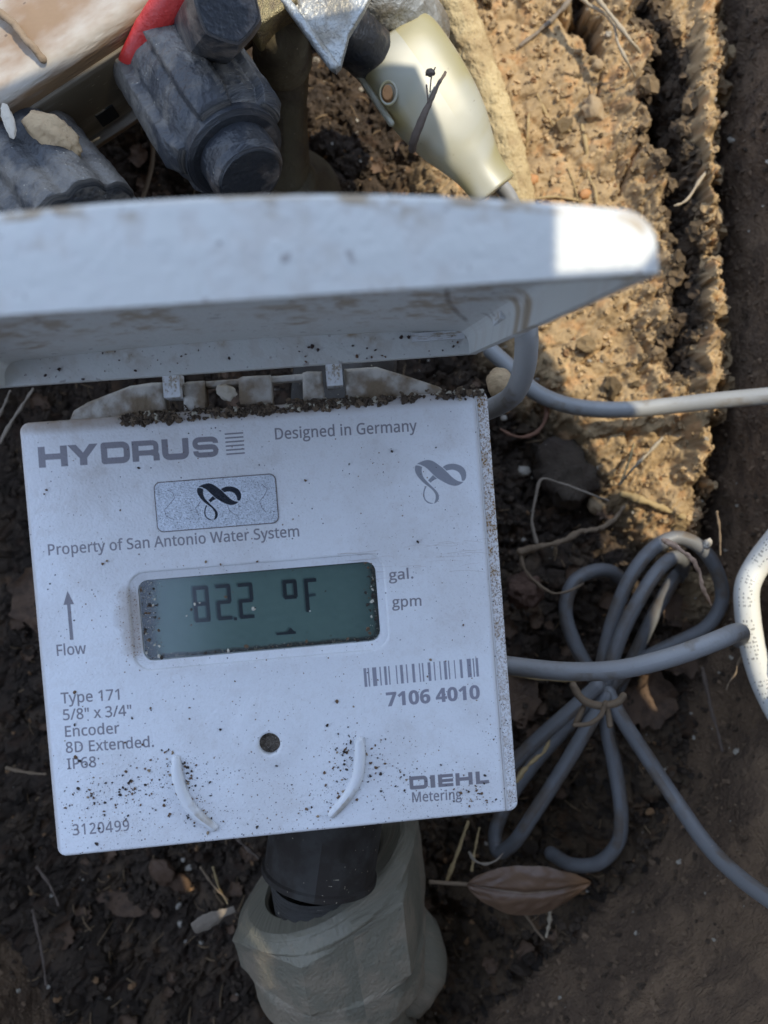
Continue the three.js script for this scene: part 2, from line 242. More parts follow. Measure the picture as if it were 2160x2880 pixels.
// pit wall: leaning slightly outward, earth-stained
{
  const curve = new THREE.CatmullRomCurve3(pitBase.map((p) => new THREE.Vector3(p[0], 0, p[2])), true, 'centripetal'), N = 900, ring = curve.getSpacedPoints(N), rows = [[-0.045, -0.0162], [-0.03, -0.0108]];
  for (let y = -0.024; y <= 0.12; y += 0.0012) rows.push([y, y * 0.36]);
  rows.push([0.1225, 0.0445], [0.123, 0.0475], [0.123, 0.06], [0.1, 0.062], [-0.045, 0.062]);
  const pos = [], uv = [], idx = [];
  rows.forEach(([y, out], j) => ring.forEach((p, i) => {
    const q = ring[(i + 1) % N], r = ring[(i - 1 + N) % N], t = new THREE.Vector3().subVectors(q, r).normalize(), n = new THREE.Vector3(-t.z, 0, t.x);
    const inner = j < rows.length - 3, k = inner ? 0.0035 * fbm(p.x * 18, y * 18, p.z * 18, 3) + 0.0011 * fbm(p.x * 90, y * 90, p.z * 90, 3) + 0.0009 * fbm(p.x * 330, y * 330, p.z * 330, 3) : 0;
    const side = polyDist(p.x + n.x * 0.01, p.z + n.z * 0.01, pitBase) > 0 ? 1 : -1;
    pos.push(p.x + n.x * side * (out + k), y, p.z + n.z * side * (out + k)); uv.push((i / N) * curve.getLength() / TILE, (y + out) / TILE);
  }));
  const w = N + 1;
  for (let j = 0; j + 1 < rows.length; j++) for (let i = 0; i < N; i++) { const a = j * w + i; idx.push(a, a + w, a + 1, a + 1, a + w, a + w + 1); }
  const g = new THREE.BufferGeometry(); g.setAttribute('position', new THREE.Float32BufferAttribute(pos, 3)); g.setAttribute('uv', new THREE.Float32BufferAttribute(uv, 2)); g.setIndex(idx); g.computeVertexNormals();
  wallAt = (i, y) => { const j = Math.round((y + 0.024) / 0.0012) + 2, a = (j * w + i) * 3; return [pos[a], pos[a + 1], pos[a + 2]]; };
  tag(obj('pit_wall', g, std({ map: dirtMap([0.165, 0.105, 0.06], [0.1, 0.064, 0.038], 0.6, 0.03, [0.24, 0.18, 0.12]), roughness: 1, bumpMap: grainBump, bumpScale: 0.0018 })), 'brown earth-stained inner wall of the meter pit around the soil floor', 'wall');
  // the yard around the pit
  const sh = new THREE.Shape(); sh.absellipse(0, 0.06, 1.2, 1.2, 0, Math.PI * 2); const hole = new THREE.Path(); ring.forEach((p, i) => { const d = new THREE.Vector2(p.x + 0.002, p.z + 0.06).normalize().multiplyScalar(0.056); i ? hole.lineTo(p.x + d.x, -(p.z + d.y)) : hole.moveTo(p.x + d.x, -(p.z + d.y)); }); sh.holes.push(hole);
  const yard = new THREE.ExtrudeGeometry(sh, { depth: 0.02, bevelEnabled: false, curveSegments: 64 }); yard.rotateX(-Math.PI / 2); yard.translate(0, 0.098, 0);
  tag(obj('yard_ground', yard, std({ color: C(0.16, 0.12, 0.075), roughness: 1 })), null, null, null, 'structure');
}
crumbs('wall_grit', 18000, () => { const p = wallAt(Math.floor(rnd() * 899), rr(-0.02, 0.045)), k = rr(0.35, 1.7), r = rnd(); return [p[0], p[1], p[2], r > 0.985 ? [0.4, 0.35, 0.27] : [0.13 * k, 0.085 * k, 0.05 * k]]; }, std({ roughness: 1 }), scene, 0.0002, 0.0011, 'fine grit and crumbs clinging to the brown pit wall');
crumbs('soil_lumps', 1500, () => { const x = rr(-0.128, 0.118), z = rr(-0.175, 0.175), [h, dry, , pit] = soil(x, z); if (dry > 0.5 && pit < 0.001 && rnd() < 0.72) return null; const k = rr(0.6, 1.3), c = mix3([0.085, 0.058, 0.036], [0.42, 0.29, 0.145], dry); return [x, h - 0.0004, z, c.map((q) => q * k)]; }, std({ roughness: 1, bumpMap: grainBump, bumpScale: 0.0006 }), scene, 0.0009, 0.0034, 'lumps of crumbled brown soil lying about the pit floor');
crumbs('cleft_crumbs', 9000, () => { const x = rr(0.074, 0.115), z = rr(-0.18, -0.03), [h, dry, , pit] = soil(x, z); if (pit < 0.0006) return null; const k = rr(0.5, 1.2); return [x, h + 0.0003, z, mix3([0.07, 0.046, 0.028], [0.4, 0.275, 0.142], dry).map((q) => q * k)]; }, std({ roughness: 1 }), scene, 0.0005, 0.003, 'crumbs of earth clinging inside the cleft of the sunlit bank');  // crumbs take on the painted shade of the cleft
// added unseen sheet, outlined to throw the shade over most of the pit
{
  const s = new THREE.Shape([[-0.075, -0.196], [0.085, -0.199], [0.108, -0.21], [0.128, -0.219], [0.157, -0.2263], [0.19, -0.2335], [0.203, -0.234], [0.2165, -0.2126], [0.2185, -0.2087], [0.25, -0.2], [0.2692, -0.1898], [0.2844, -0.1661], [0.2912, -0.1502], [0.301, -0.131], [0.2985, -0.1245], [0.3, -0.119], [0.3105, -0.1125], [0.3085, -0.104], [0.309, -0.085], [0.316, -0.071], [0.35, -0.06], [0.45, -0.05], [0.5, 0.6], [-0.075, 0.6]].map(([x, z]) => new THREE.Vector2(x, -z)));
  const hole = (P) => s.holes.push(new THREE.Path(P.map(([x, z]) => new THREE.Vector2(x, -z))));
  hole([[0.1531, -0.124], [0.163, -0.127], [0.19, -0.144], [0.186, -0.135], [0.1665, -0.111], [0.1655, -0.1094], [0.1532, -0.1082]]); hole([[0.1575, -0.018], [0.164, -0.0165], [0.1715, 0.0075], [0.167, 0.0085]]);  // cut-outs shaped to let sun patches onto lid and coupling nut
  const g = new THREE.ExtrudeGeometry(s, { depth: 0.006, bevelEnabled: false }); g.rotateX(-Math.PI / 2); g.translate(0, 0.45, 0);
  tag(obj('added_shade_sheet', g, std({ color: C(0.12, 0.125, 0.13), roughness: 0.8 })), 'unseen grey sheet with cut-outs, added above the pit to throw the shade', 'cover');
}

// ------------------------------------------------------------------ the water meter
const [fO, fX, fN, fY] = [[-0.07628,0.10216,-0.01855],[0.99508,-0.05889,-0.0797],[0.06085,0.99789,0.02242],[0.07821,-0.02716,0.99657]];
const meter = thing('water_meter', 'square white digital water meter with printed face and small LCD showing 82.2 degrees', 'water meter', fO);
meter.quaternion.setFromRotationMatrix(new THREE.Matrix4().makeBasis(V(fX), V(fN), V(fY)));
const FW = 0.099, FH = 0.092, PX = 20.6, CW = 2040, CH = 1896;
const lcd = { u0: [0.02117,0.04333][0], u1: [0.072,0.04356][0], v0: [0.0465,0.03503][1], v1: [0.04622,0.05233][1] };
const flat = (g, h0 = 0) => { g.rotateX(-Math.PI / 2); return g.translate(0, h0, 0); };
function rrect(path, x0, y0, x1, y1, r) { path.moveTo(x0 + r, y0); path.lineTo(x1 - r, y0); path.absarc(x1 - r, y0 + r, r, -Math.PI / 2, 0); path.lineTo(x1, y1 - r); path.absarc(x1 - r, y1 - r, r, 0, Math.PI / 2); path.lineTo(x0 + r, y1); path.absarc(x0 + r, y1 - r, r, Math.PI / 2, Math.PI); path.lineTo(x0, y0 + r); path.absarc(x0 + r, y0 + r, r, Math.PI, Math.PI * 1.5); return path; }
const faceUV = (g) => { const p = g.attributes.position, uv = new Float32Array(p.count * 2); for (let i = 0; i < p.count; i++) { uv[i * 2] = p.getX(i) / FW; uv[i * 2 + 1] = 1 - p.getZ(i) / FH; } g.setAttribute('uv', new THREE.BufferAttribute(uv, 2)); return g; };
const canvas = (w, h) => { const c = document.createElement('canvas'); c.width = w; c.height = h; return c; };
const ctex = (c, srgb = true) => { const t = new THREE.CanvasTexture(c); if (srgb) t.colorSpace = THREE.SRGBColorSpace; t.magFilter = THREE.LinearFilter; t.anisotropy = 8; return t; };

function ribbon(x, at, size, color) { // looped ribbon emblem; size = metres across
  x.save(); x.translate(at[0] * 1000, at[1] * 1000); x.rotate(0.075); const k = (size * 1000) / 1260; x.scale(k, k); x.translate(-140, -515); x.fillStyle = color;
  const draw = (f) => { x.beginPath(); f(); x.closePath(); x.fill(); };
  draw(() => { x.moveTo(190, 615); x.bezierCurveTo(300, 545, 400, 515, 470, 515); x.bezierCurveTo(600, 515, 690, 610, 820, 700); x.bezierCurveTo(960, 830, 1040, 930, 1150, 1000); x.bezierCurveTo(1200, 1030, 1260, 1050, 1335, 1040); x.bezierCurveTo(1270, 1110, 1190, 1145, 1100, 1140); x.bezierCurveTo(960, 1120, 800, 1020, 690, 950); x.bezierCurveTo(560, 850, 450, 690, 330, 650); x.bezierCurveTo(290, 625, 240, 610, 190, 615); });
  draw(() => { x.moveTo(828, 684); x.bezierCurveTo(890, 630, 980, 605, 1060, 605); x.bezierCurveTo(1250, 610, 1400, 700, 1400, 870); x.bezierCurveTo(1400, 950, 1380, 990, 1350, 1015); x.bezierCurveTo(1320, 1025, 1300, 1020, 1290, 1010); x.bezierCurveTo(1290, 900, 1240, 760, 1050, 750); x.bezierCurveTo(1000, 750, 950, 760, 920, 770); });
  draw(() => { x.moveTo(165, 645); x.bezierCurveTo(230, 640, 300, 660, 325, 690); x.bezierCurveTo(300, 760, 330, 880, 370, 950); x.bezierCurveTo(450, 1050, 520, 1110, 600, 1190); x.bezierCurveTo(690, 1270, 740, 1340, 735, 1430); x.bezierCurveTo(720, 1520, 660, 1560, 610, 1565); x.bezierCurveTo(655, 1500, 670, 1400, 640, 1330); x.bezierCurveTo(590, 1230, 500, 1170, 430, 1120); x.bezierCurveTo(330, 1050, 220, 930, 170, 830); x.bezierCurveTo(140, 760, 145, 690, 165, 645); });
  draw(() => { x.moveTo(400, 1150); x.bezierCurveTo(350, 1230, 335, 1350, 360, 1430); x.bezierCurveTo(400, 1530, 470, 1575, 560, 1575); x.lineTo(612, 1562); x.bezierCurveTo(540, 1560, 440, 1530, 400, 1450); x.bezierCurveTo(365, 1370, 375, 1250, 435, 1150); });
  draw(() => { x.moveTo(590, 880); x.lineTo(690, 970); x.quadraticCurveTo(600, 990, 530, 1065); x.lineTo(470, 1005); });
  x.restore();
}
const faceCanvas = canvas(CW, CH), bumpCanvas = canvas(1020, 948);
{
  const x = faceCanvas.getContext('2d'), img = x.createImageData(CW, CH), D = img.data;
  for (let j = 0; j < CH; j++) for (let i = 0; i < CW; i++) { // plastic with grime along the rims and window
    const u = i / PX, v = j / PX, a = nA(u / 60, v / 60), b = nB(u / 37, v / 37), f = nD(u / 19, v / 19);
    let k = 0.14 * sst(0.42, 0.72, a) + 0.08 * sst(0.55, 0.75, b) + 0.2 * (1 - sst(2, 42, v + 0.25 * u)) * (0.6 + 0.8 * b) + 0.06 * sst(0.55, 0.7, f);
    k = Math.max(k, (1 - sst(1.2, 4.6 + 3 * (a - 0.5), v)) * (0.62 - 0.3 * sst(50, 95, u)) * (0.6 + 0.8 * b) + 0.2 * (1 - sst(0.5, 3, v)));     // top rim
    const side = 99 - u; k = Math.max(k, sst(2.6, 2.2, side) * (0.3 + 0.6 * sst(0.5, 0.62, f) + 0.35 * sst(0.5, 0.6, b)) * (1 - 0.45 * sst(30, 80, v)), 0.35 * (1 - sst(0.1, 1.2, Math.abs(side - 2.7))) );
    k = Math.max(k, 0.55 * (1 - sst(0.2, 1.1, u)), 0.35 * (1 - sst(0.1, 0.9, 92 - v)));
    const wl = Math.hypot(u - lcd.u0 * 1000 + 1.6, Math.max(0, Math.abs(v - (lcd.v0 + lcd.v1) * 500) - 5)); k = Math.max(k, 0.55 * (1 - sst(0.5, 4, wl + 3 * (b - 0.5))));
    let c = mix3([0.76, 0.77, 0.785], [0.3, 0.22, 0.15], k);
    const spk = sst(0.8, 0.86, f) * sst(0.45, 0.7, a + 0.12 * (v < 40 ? 1 : 0)); c = mix3(c, [0.25, 0.22, 0.2], 0.5 * spk);
    const o = (j * CW + i) * 4; for (let q = 0; q < 3; q++) D[o + q] = L2S(c[q] * (0.97 + 0.06 * b)) * 255; D[o + 3] = 255;
  }
  x.putImageData(img, 0, 0);
  x.scale(PX, PX);
  const ink = 'rgb(130,126,131)';
  const text = (s, a, b, cap, font, color = ink) => { // baseline from a to b, capital height in mm
    const w = Math.hypot(b[0] - a[0], b[1] - a[1]) * 1000; x.save(); x.translate(a[0] * 1000, a[1] * 1000); x.rotate(Math.atan2(b[1] - a[1], b[0] - a[0]));
    const size = cap / 0.714; x.font = font.replace('$', '100px'); const m = x.measureText(s).width * size / 100; x.scale((w / m) * size / 100, size / 100); x.fillStyle = x.strokeStyle = color; x.lineWidth = 2.6; x.fillText(s, 0, 0); x.strokeText(s, 0, 0); x.restore();
  };
  const wide = (s, boxes, a, b, cap) => { // broad square lettering
    const w = Math.hypot(b[0] - a[0], b[1] - a[1]) * 1000; x.save(); x.translate(a[0] * 1000, a[1] * 1000); x.rotate(Math.atan2(b[1] - a[1], b[0] - a[0])); x.translate(0, -cap); x.strokeStyle = x.fillStyle = ink; x.lineJoin = 'round';
    [...s].forEach((ch, i) => {
      const L = boxes[i][0] * w, R = boxes[i][1] * w, t = cap * 0.3, h = cap, l = L + t / 2, r = R - t / 2, c = cap * 0.24, q = t * 0.84, top = q / 2, bot = h - q / 2; x.lineWidth = t; x.beginPath();
      const st = () => x.stroke();
      if (ch === 'H') { x.rect(L, 0, t * 1.1, h); x.rect(R - t * 1.1, 0, t * 1.1, h); x.rect(L, h * 0.36, R - L, h * 0.28); x.fill(); }
      if (ch === 'I') { x.rect(L, 0, R - L, h); x.fill(); }
      if (ch === 'L') { x.rect(L, 0, t * 1.1, h); x.rect(L, h * 0.73, R - L, h * 0.27); x.fill(); }
      if (ch === 'E') { x.rect(L, 0, t * 1.1, h); for (const y of [0, 0.375, 0.74]) x.rect(L, h * y, R - L, h * 0.26); x.fill(); }
      if (ch === 'Y') { x.moveTo(L, 0); x.lineTo(L + t * 1.35, 0); x.lineTo((L + R) / 2, h * 0.4); x.lineTo(R - t * 1.35, 0); x.lineTo(R, 0); x.lineTo((L + R) / 2 + t * 0.58, h * 0.66); x.lineTo((L + R) / 2 + t * 0.58, h); x.lineTo((L + R) / 2 - t * 0.58, h); x.lineTo((L + R) / 2 - t * 0.58, h * 0.66); x.closePath(); x.fill(); }
      if (ch === 'D') { x.moveTo(l, top); x.lineTo(r - c, top); x.quadraticCurveTo(r, top, r, top + c); x.lineTo(r, bot - c); x.quadraticCurveTo(r, bot, r - c, bot); x.lineTo(l, bot); x.closePath(); st(); }
      if (ch === 'U') { x.moveTo(l, 0); x.lineTo(l, bot - c); x.quadraticCurveTo(l, bot, l + c, bot); x.lineTo(r - c, bot); x.quadraticCurveTo(r, bot, r, bot - c); x.lineTo(r, 0); st(); }
      if (ch === 'R') { x.rect(L, 0, t * 1.05, h); x.fill(); x.beginPath(); x.lineWidth = q; x.moveTo(l, top); x.lineTo(r - c, top); x.quadraticCurveTo(r, top, r, top + c * 0.7); x.lineTo(r, h * 0.5 - c * 0.2); x.quadraticCurveTo(r, h * 0.6, r - c, h * 0.6); x.lineTo(l, h * 0.6); st(); x.beginPath(); x.lineWidth = t; x.moveTo(r - c, h * 0.6); x.quadraticCurveTo(r, h * 0.6, r, h * 0.78); x.lineTo(r, h); st(); }
      if (ch === 'S') { x.lineWidth = q; x.moveTo(R - q * 0.55, h * 0.33); x.quadraticCurveTo(R - q * 0.5, top, r - c, top); x.lineTo(l + c, top); x.quadraticCurveTo(l, top, l, h * 0.32); x.quadraticCurveTo(l, h * 0.5, l + c, h * 0.5); x.lineTo(r - c, h * 0.5); x.quadraticCurveTo(r, h * 0.5, r, h * 0.68); x.quadraticCurveTo(r, bot, r - c, bot); x.lineTo(l + c, bot); x.quadraticCurveTo(l + q * 0.05, bot, l + q * 0.05, h * 0.67); st(); }
    });
    x.restore();
  };
  wide('HYDRUS', [[0, 0.16], [0.163, 0.33], [0.345, 0.505], [0.517, 0.668], [0.683, 0.833], [0.852, 1]], [0.00338,0.00963], [0.04082,0.01009], 4.35);
  x.fillStyle = ink; { const a = [0.04234,0.0053], b = [0.04632,0.00967]; for (let i = 0; i < 6; i++) x.fillRect(a[0] * 1000, lerp(a[1], b[1] - 0.0001, i / 5) * 1000, (b[0] - a[0]) * 1000 - 0.1, 0.32); }
  text('Designed in Germany', [0.05261,0.00735], [0.08318,0.0078], 2.35, '$ Arial');
  text('Property of San Antonio Water System', [0.00345,0.02802], [0.0565,0.02831], 2.25, '$ Arial');
  text('gal.', [0.07464,0.03932], [0.08019,0.03933], 2.2, '$ Arial'); text('gpm', [0.07488,0.04519], [0.08149,0.04538], 2.2, '$ Arial');
  text('Flow', [0.00336,0.0493], [0.00969,0.04934], 2.3, '$ Arial');
  { const a = [0.00695,0.03583], b = [0.00672,0.04621]; x.save(); x.translate(a[0] * 1000, a[1] * 1000); const L = (b[1] - a[1]) * 1000; x.beginPath(); x.moveTo(0, 0); x.lineTo(1.1, 2.9); x.lineTo(-1.1, 2.9); x.fill(); x.fillRect(-0.36, 2.8, 0.72, L - 2.8); x.restore(); }
  text('Type 171', [0.00358,0.05945], [0.01635,0.05973], 2.25, '$ Arial'); text('5/8" x 3/4"', [0.00356,0.063], [0.01813,0.06332], 2.25, '$ Arial'); text('Encoder', [0.00355,0.06657], [0.01515,0.06685], 2.25, '$ Arial'); text('8D Extended.', [0.00355,0.06998], [0.02223,0.07043], 2.25, '$ Arial'); text('IP68', [0.00354,0.07348], [0.00982,0.07356], 2.25, '$ Arial');
  text('3120499', [0.00342,0.08763], [0.0156,0.08782], 2.3, '$ monospace');
  text('7106 4010', [0.07197,0.06648], [0.09253,0.0667], 2.95, 'bold $ Arial', 'rgb(140,138,148)');
  { const a = [0.06765,0.05781], b = [0.09263,0.06227], w = (b[0] - a[0]) * 1000, y = a[1] * 1000, h = 4.05; x.fillStyle = 'rgb(143,142,152)';
    for (const [p, q] of [[75, 102], [116, 130], [160, 200], [231, 244], [275, 300], [317, 330], [390, 402], [432, 460], [490, 503], [549, 575], [618, 630], [648, 662], [705, 732], [763, 775], [820, 832], [863, 890], [906, 919], [964, 974], [1020, 1045], [1092, 1132], [1150, 1163], [1178, 1203]]) x.fillRect(a[0] * 1000 + ((p - 75) / 1130) * w, y, ((q - p) / 1130) * w, h); }
  wide('DIEHL', [[0, 0.23], [0.262, 0.322], [0.36, 0.55], [0.58, 0.795], [0.835, 1]], [0.07563,0.08503], [0.09299,0.08536], 2.75);
  text('Metering', [0.07572,0.08785], [0.08682,0.08819], 2.15, '$ sans-serif');
  ribbon(x, [0.08216,0.01399], 0.0112, 'rgb(141,143,150)');
  // the finest specks of dirt
  const speck = (u, v, s, c) => { x.fillStyle = c; x.beginPath(); x.ellipse(u, v, s, s * rr(0.4, 1), rr(0, 3), 0, 7); x.fill(); };
  for (let i = 0; i < 5200; i++) { let u = rr(0, 99), v = rr(0, 92); if (rnd() < 0.5) { v = 60 + 32 * Math.sqrt(rnd()); } const dens = nA(u / 70 + 0.1, v / 70); if (dens < 0.45 && rnd() < 0.7) continue; speck(u, v, 0.03 + 0.14 * Math.pow(rnd(), 4), rnd() < 0.6 ? 'rgba(52,48,58,.85)' : 'rgba(98,66,44,.8)'); }
  for (let i = 0; i < 300; i++) { const t = rnd(), a = [0.02073,0.04329], s = rr(0, 1) ** 2; speck(a[0] * 1000 - s * 4.5, a[1] * 1000 - 7 + 15 * t, 0.04 + 0.12 * rnd() * rnd(), 'rgba(112,76,52,.65)'); }
  for (let i = 0; i < 380; i++) { const s = rnd() ** 1.6; speck(99 - 2.3 * rnd(), 92 * rnd(), 0.05 + 0.14 * rnd() * rnd(), rnd() < 0.6 ? 'rgba(70,42,28,.8)' : 'rgba(40,32,32,.8)'); }
  // pale smears and scratches
  x.lineCap = 'round'; for (let i = 0; i < 40; i++) { x.strokeStyle = 'rgba(120,95,80,' + rr(0.08, 0.3) + ')'; x.lineWidth = rr(0.05, 0.15); const u = rr(55, 95), v = rr(32, 40); x.beginPath(); x.moveTo(u, v); x.quadraticCurveTo(u + 3, v + rr(-1, 0.6), u + rr(3, 8), v + rr(-0.4, 1)); x.stroke(); }
  const y = bumpCanvas.getContext('2d'), bi = y.createImageData(1020, 948);
  const cu = [0.04631,0.06968], hole = [0.04633,0.07223];
  for (let j = 0; j < 948; j++) for (let i = 0; i < 1020; i++) { const u = i / 10.3, v = j / 10.3; let h = 0.45 + 0.05 * (nD(u / 25, v / 25) - 0.5) + 0.03 * (nB(u / 20, v / 20) - 0.5); const d = Math.hypot(u - cu[0] * 1000, v - cu[1] * 1000); h += 0.13 * (1 - sst(5.8, 8.8, d)); const e = 99 - u; h -= 0.25 * (1 - sst(0.05, 0.35, Math.abs(e - 2.6))); const o = (j * 1020 + i) * 4; bi.data[o] = bi.data[o + 1] = bi.data[o + 2] = clamp(h) * 255; bi.data[o + 3] = 255; }
  y.putImageData(bi, 0, 0);
}
M.face = std({ map: ctex(faceCanvas), roughness: 0.5, bumpMap: ctex(bumpCanvas, false), bumpScale: 0.0016 });
M.white = std({ map: dirtMap([0.72, 0.725, 0.73], [0.36, 0.29, 0.2], 0.28, 0.02, [0.12, 0.08, 0.06]), roughness: 0.5, bumpMap: grainBump, bumpScale: 0.0002 });
M.whiteDirty = std({ map: dirtMap([0.5, 0.47, 0.42], [0.2, 0.145, 0.09], 0.6, 0.04, [0.06, 0.045, 0.035]), roughness: 0.75, bumpMap: grainBump, bumpScale: 0.0005 });
const bez = 0.0022;
{ // face plate with openings for the window and the round port
  const s = rrect(new THREE.Shape(), 0.0006, -FH + 0.0006, FW - 0.0006, -0.0006, 0.0014);
  s.holes.push(rrect(new THREE.Path(), lcd.u0 - bez, -lcd.v1 - bez, lcd.u1 + bez, -lcd.v0 + bez, 0.0042));
  const h = [0.04633,0.07223], p = new THREE.Path(); p.absarc(h[0], -h[1], 0.00285, 0, Math.PI * 2); s.holes.push(p);
  const g = faceUV(flat(new THREE.ExtrudeGeometry(s, { depth: 0.0054, bevelThickness: 0.0006, bevelSize: 0.0006, bevelSegments: 3, curveSegments: 20 }), -0.006));
  obj('face_plate', g, [M.face, M.face], meter);
  // sloping bezel round the window
  const ringPts = (o, r, h) => { const q = rrect(new THREE.Shape(), lcd.u0 - o, lcd.v0 - o, lcd.u1 + o, lcd.v1 + o, r).getSpacedPoints(160); return q.map((a) => [a.x, h, a.y]); };
  const R = [ringPts(bez + 0.0008, 0.005, -0.0003), ringPts(bez, 0.0042, -0.00025), ringPts(0.0004, 0.0026, -0.0011), ringPts(0, 0.0022, -0.0013), ringPts(0, 0.0022, -0.004)], pos = R.flat(2), idx = [], w = R[0].length;
  for (let j = 0; j + 1 < R.length; j++) for (let i = 0; i + 1 < w; i++) { const a = j * w + i; idx.push(a, a + 1, a + w, a + 1, a + w + 1, a + w); }
  const b = new THREE.BufferGeometry(); b.setAttribute('position', new THREE.Float32BufferAttribute(pos, 3)); b.setIndex(idx); b.computeVertexNormals();
  obj('display_bezel', faceUV(toCreasedNormals(b, 0.6)), M.face, meter);
  // liquid crystal panel
  const c = canvas(1360, 480), x = c.getContext('2d'), W = (lcd.u1 - lcd.u0) * 1000, H = (lcd.v1 - lcd.v0) * 1000; x.fillStyle = 'rgb(100,122,114)'; x.fillRect(0, 0, 1360, 480);
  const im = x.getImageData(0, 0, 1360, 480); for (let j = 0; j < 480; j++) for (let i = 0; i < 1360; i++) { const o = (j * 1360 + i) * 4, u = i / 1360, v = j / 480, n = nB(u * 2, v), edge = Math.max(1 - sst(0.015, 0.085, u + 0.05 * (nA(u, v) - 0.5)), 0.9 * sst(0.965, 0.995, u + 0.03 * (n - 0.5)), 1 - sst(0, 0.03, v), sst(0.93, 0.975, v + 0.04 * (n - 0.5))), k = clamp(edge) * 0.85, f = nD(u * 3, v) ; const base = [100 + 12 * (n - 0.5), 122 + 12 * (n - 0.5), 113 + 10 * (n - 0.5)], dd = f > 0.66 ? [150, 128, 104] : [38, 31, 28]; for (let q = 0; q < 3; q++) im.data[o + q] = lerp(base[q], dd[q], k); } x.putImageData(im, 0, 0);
  x.scale(1360 / W, 480 / H); x.translate(-lcd.u0 * 1000, -lcd.v0 * 1000);
  const seg = (a, b, on, t) => { const [x0, y0] = [a[0] * 1000, a[1] * 1000], [x1, y1] = [b[0] * 1000, b[1] * 1000], m = (y0 + y1) / 2, g = 0; x.lineWidth = t; x.lineCap = 'butt'; const L = { a: [x0 - t * 0.35, y0, x1 + t * 0.35, y0], b: [x1, y0 + g, x1, m - g], c: [x1, m + g, x1, y1 - g], d: [x0 - t * 0.35, y1, x1 + t * 0.35, y1], e: [x0, m + g, x0, y1 - g], f: [x0, y0 + g, x0, m - g], g: [x0 - t * 0.2, m, x1 + t * 0.2, m] }; for (const k of on) { const q = L[k]; x.beginPath(); x.moveTo(q[0], q[1]); x.lineTo(q[2], q[3]); x.stroke(); } };
  const digits = (dx, dy, col) => { x.save(); x.translate(dx, dy); x.strokeStyle = x.fillStyle = col;
    seg([0.03271,0.03784], [0.03533,0.04487], 'abcdefg', 0.76); seg([0.03759,0.03787], [0.04007,0.04482], 'abged', 0.76); seg([0.04232,0.03797], [0.04481,0.04492], 'abged', 0.76);
    { const a = [0.04096,0.04513]; x.fillRect(a[0] * 1000 - 0.3, a[1] * 1000 - 0.3, 0.65, 0.65); }
    seg([0.05206,0.0381], [0.05436,0.0449], 'abfg', 0.78); { const a = [0.05179,0.04141]; }
    seg([0.05675,0.03819], [0.05875,0.04505], 'afe', 0.78); { const a = [0.05695,0.04155], b = [0.05866,0.04138]; x.lineWidth = 0.6; x.globalAlpha *= 0.55; x.beginPath(); x.moveTo(a[0] * 1000, a[1] * 1000); x.lineTo(b[0] * 1000, b[1] * 1000); x.stroke(); x.globalAlpha /= 0.55; }
    { const a = [0.04953,0.0493], b = [0.0537,0.0492]; x.fillRect(a[0] * 1000, a[1] * 1000 - 0.3, (b[0] - a[0]) * 1000, 0.5); x.beginPath(); x.moveTo((a[0] * 0.25 + b[0] * 0.75) * 1000, a[1] * 1000 - 1.2); x.lineTo(b[0] * 1000, a[1] * 1000 + 0.2); x.lineTo((a[0] * 0.55 + b[0] * 0.45) * 1000, a[1] * 1000 + 0.2); x.fill(); } x.restore(); };
  x.filter = 'blur(2px)'; digits(-0.35, -0.25, 'rgba(40,60,58,.55)'); x.filter = 'blur(1.2px)'; digits(0, 0, 'rgba(8,14,26,1)'); x.filter = 'none';  // first pass paints a blurred shadow double of the digits
  const p2 = new THREE.PlaneGeometry(lcd.u1 - lcd.u0, lcd.v1 - lcd.v0); p2.rotateX(-Math.PI / 2); p2.translate((lcd.u0 + lcd.u1) / 2, -0.003, (lcd.v0 + lcd.v1) / 2);
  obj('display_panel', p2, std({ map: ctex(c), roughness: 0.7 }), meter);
  const pane = flat(new THREE.ExtrudeGeometry(rrect(new THREE.Shape(), lcd.u0 + 0.00005, -lcd.v1 + 0.00005, lcd.u1 - 0.00005, -lcd.v0 - 0.00005, 0.0021), { depth: 0.0003, bevelEnabled: false, curveSegments: 8 }), -0.0021);
  obj('display_window', pane, new THREE.MeshPhysicalMaterial({ color: C(0.93, 0.95, 0.95), transmission: 1, thickness: 0, roughness: 0.17, ior: 1.45 }), meter);
  // round port filled with dirt
  const cup = new THREE.LatheGeometry([[0.00285, -0.0004], [0.0028, -0.0014], [0.00275, -0.004], [0.0001, -0.004]].map((q) => new THREE.Vector2(...q)), 36); cup.translate(h[0], 0, h[1]); obj('port', cup, M.whiteDirty, meter);
  const fill = new THREE.CircleGeometry(0.00274, 40, 0, Math.PI * 2), parts = []; const disc = flat(new THREE.RingGeometry(0.00001, 0.00274, 40, 14), -0.0016), dp = disc.attributes.position; for (let i = 0; i < dp.count; i++) dp.setY(i, dp.getY(i) + 0.0004 * fbm(dp.getX(i) * 900, dp.getZ(i) * 900, 2, 3)); disc.translate(h[0], 0, h[1]); disc.computeVertexNormals();
  tag(obj('port_dirt', disc, std({ map: dirtMap([0.09, 0.068, 0.05], [0.2, 0.155, 0.11], 0.5, 0.25, [0.5, 0.45, 0.38]), roughness: 1, bumpMap: grainBump, bumpScale: 0.001 }), meter), 'round port packed with dark dirt');
  // two curved ribs
  for (const P of [[[0.02646,0.07352],[0.02647,0.07696],[0.02744,0.08151],[0.02953,0.08533],[0.03308,0.08885]], [[0.06558,0.07331],[0.06537,0.07694],[0.06432,0.08149],[0.06213,0.08484],[0.05846,0.08851]]]) obj('curved_rib', sweep(P.map(([u, v]) => [u, 0.0003, v]), (t) => 0.0012 * (1 - 0.25 * Math.pow(Math.abs(t * 2 - 1), 4)), { nT: 40, nR: 16 }), M.white, meter);
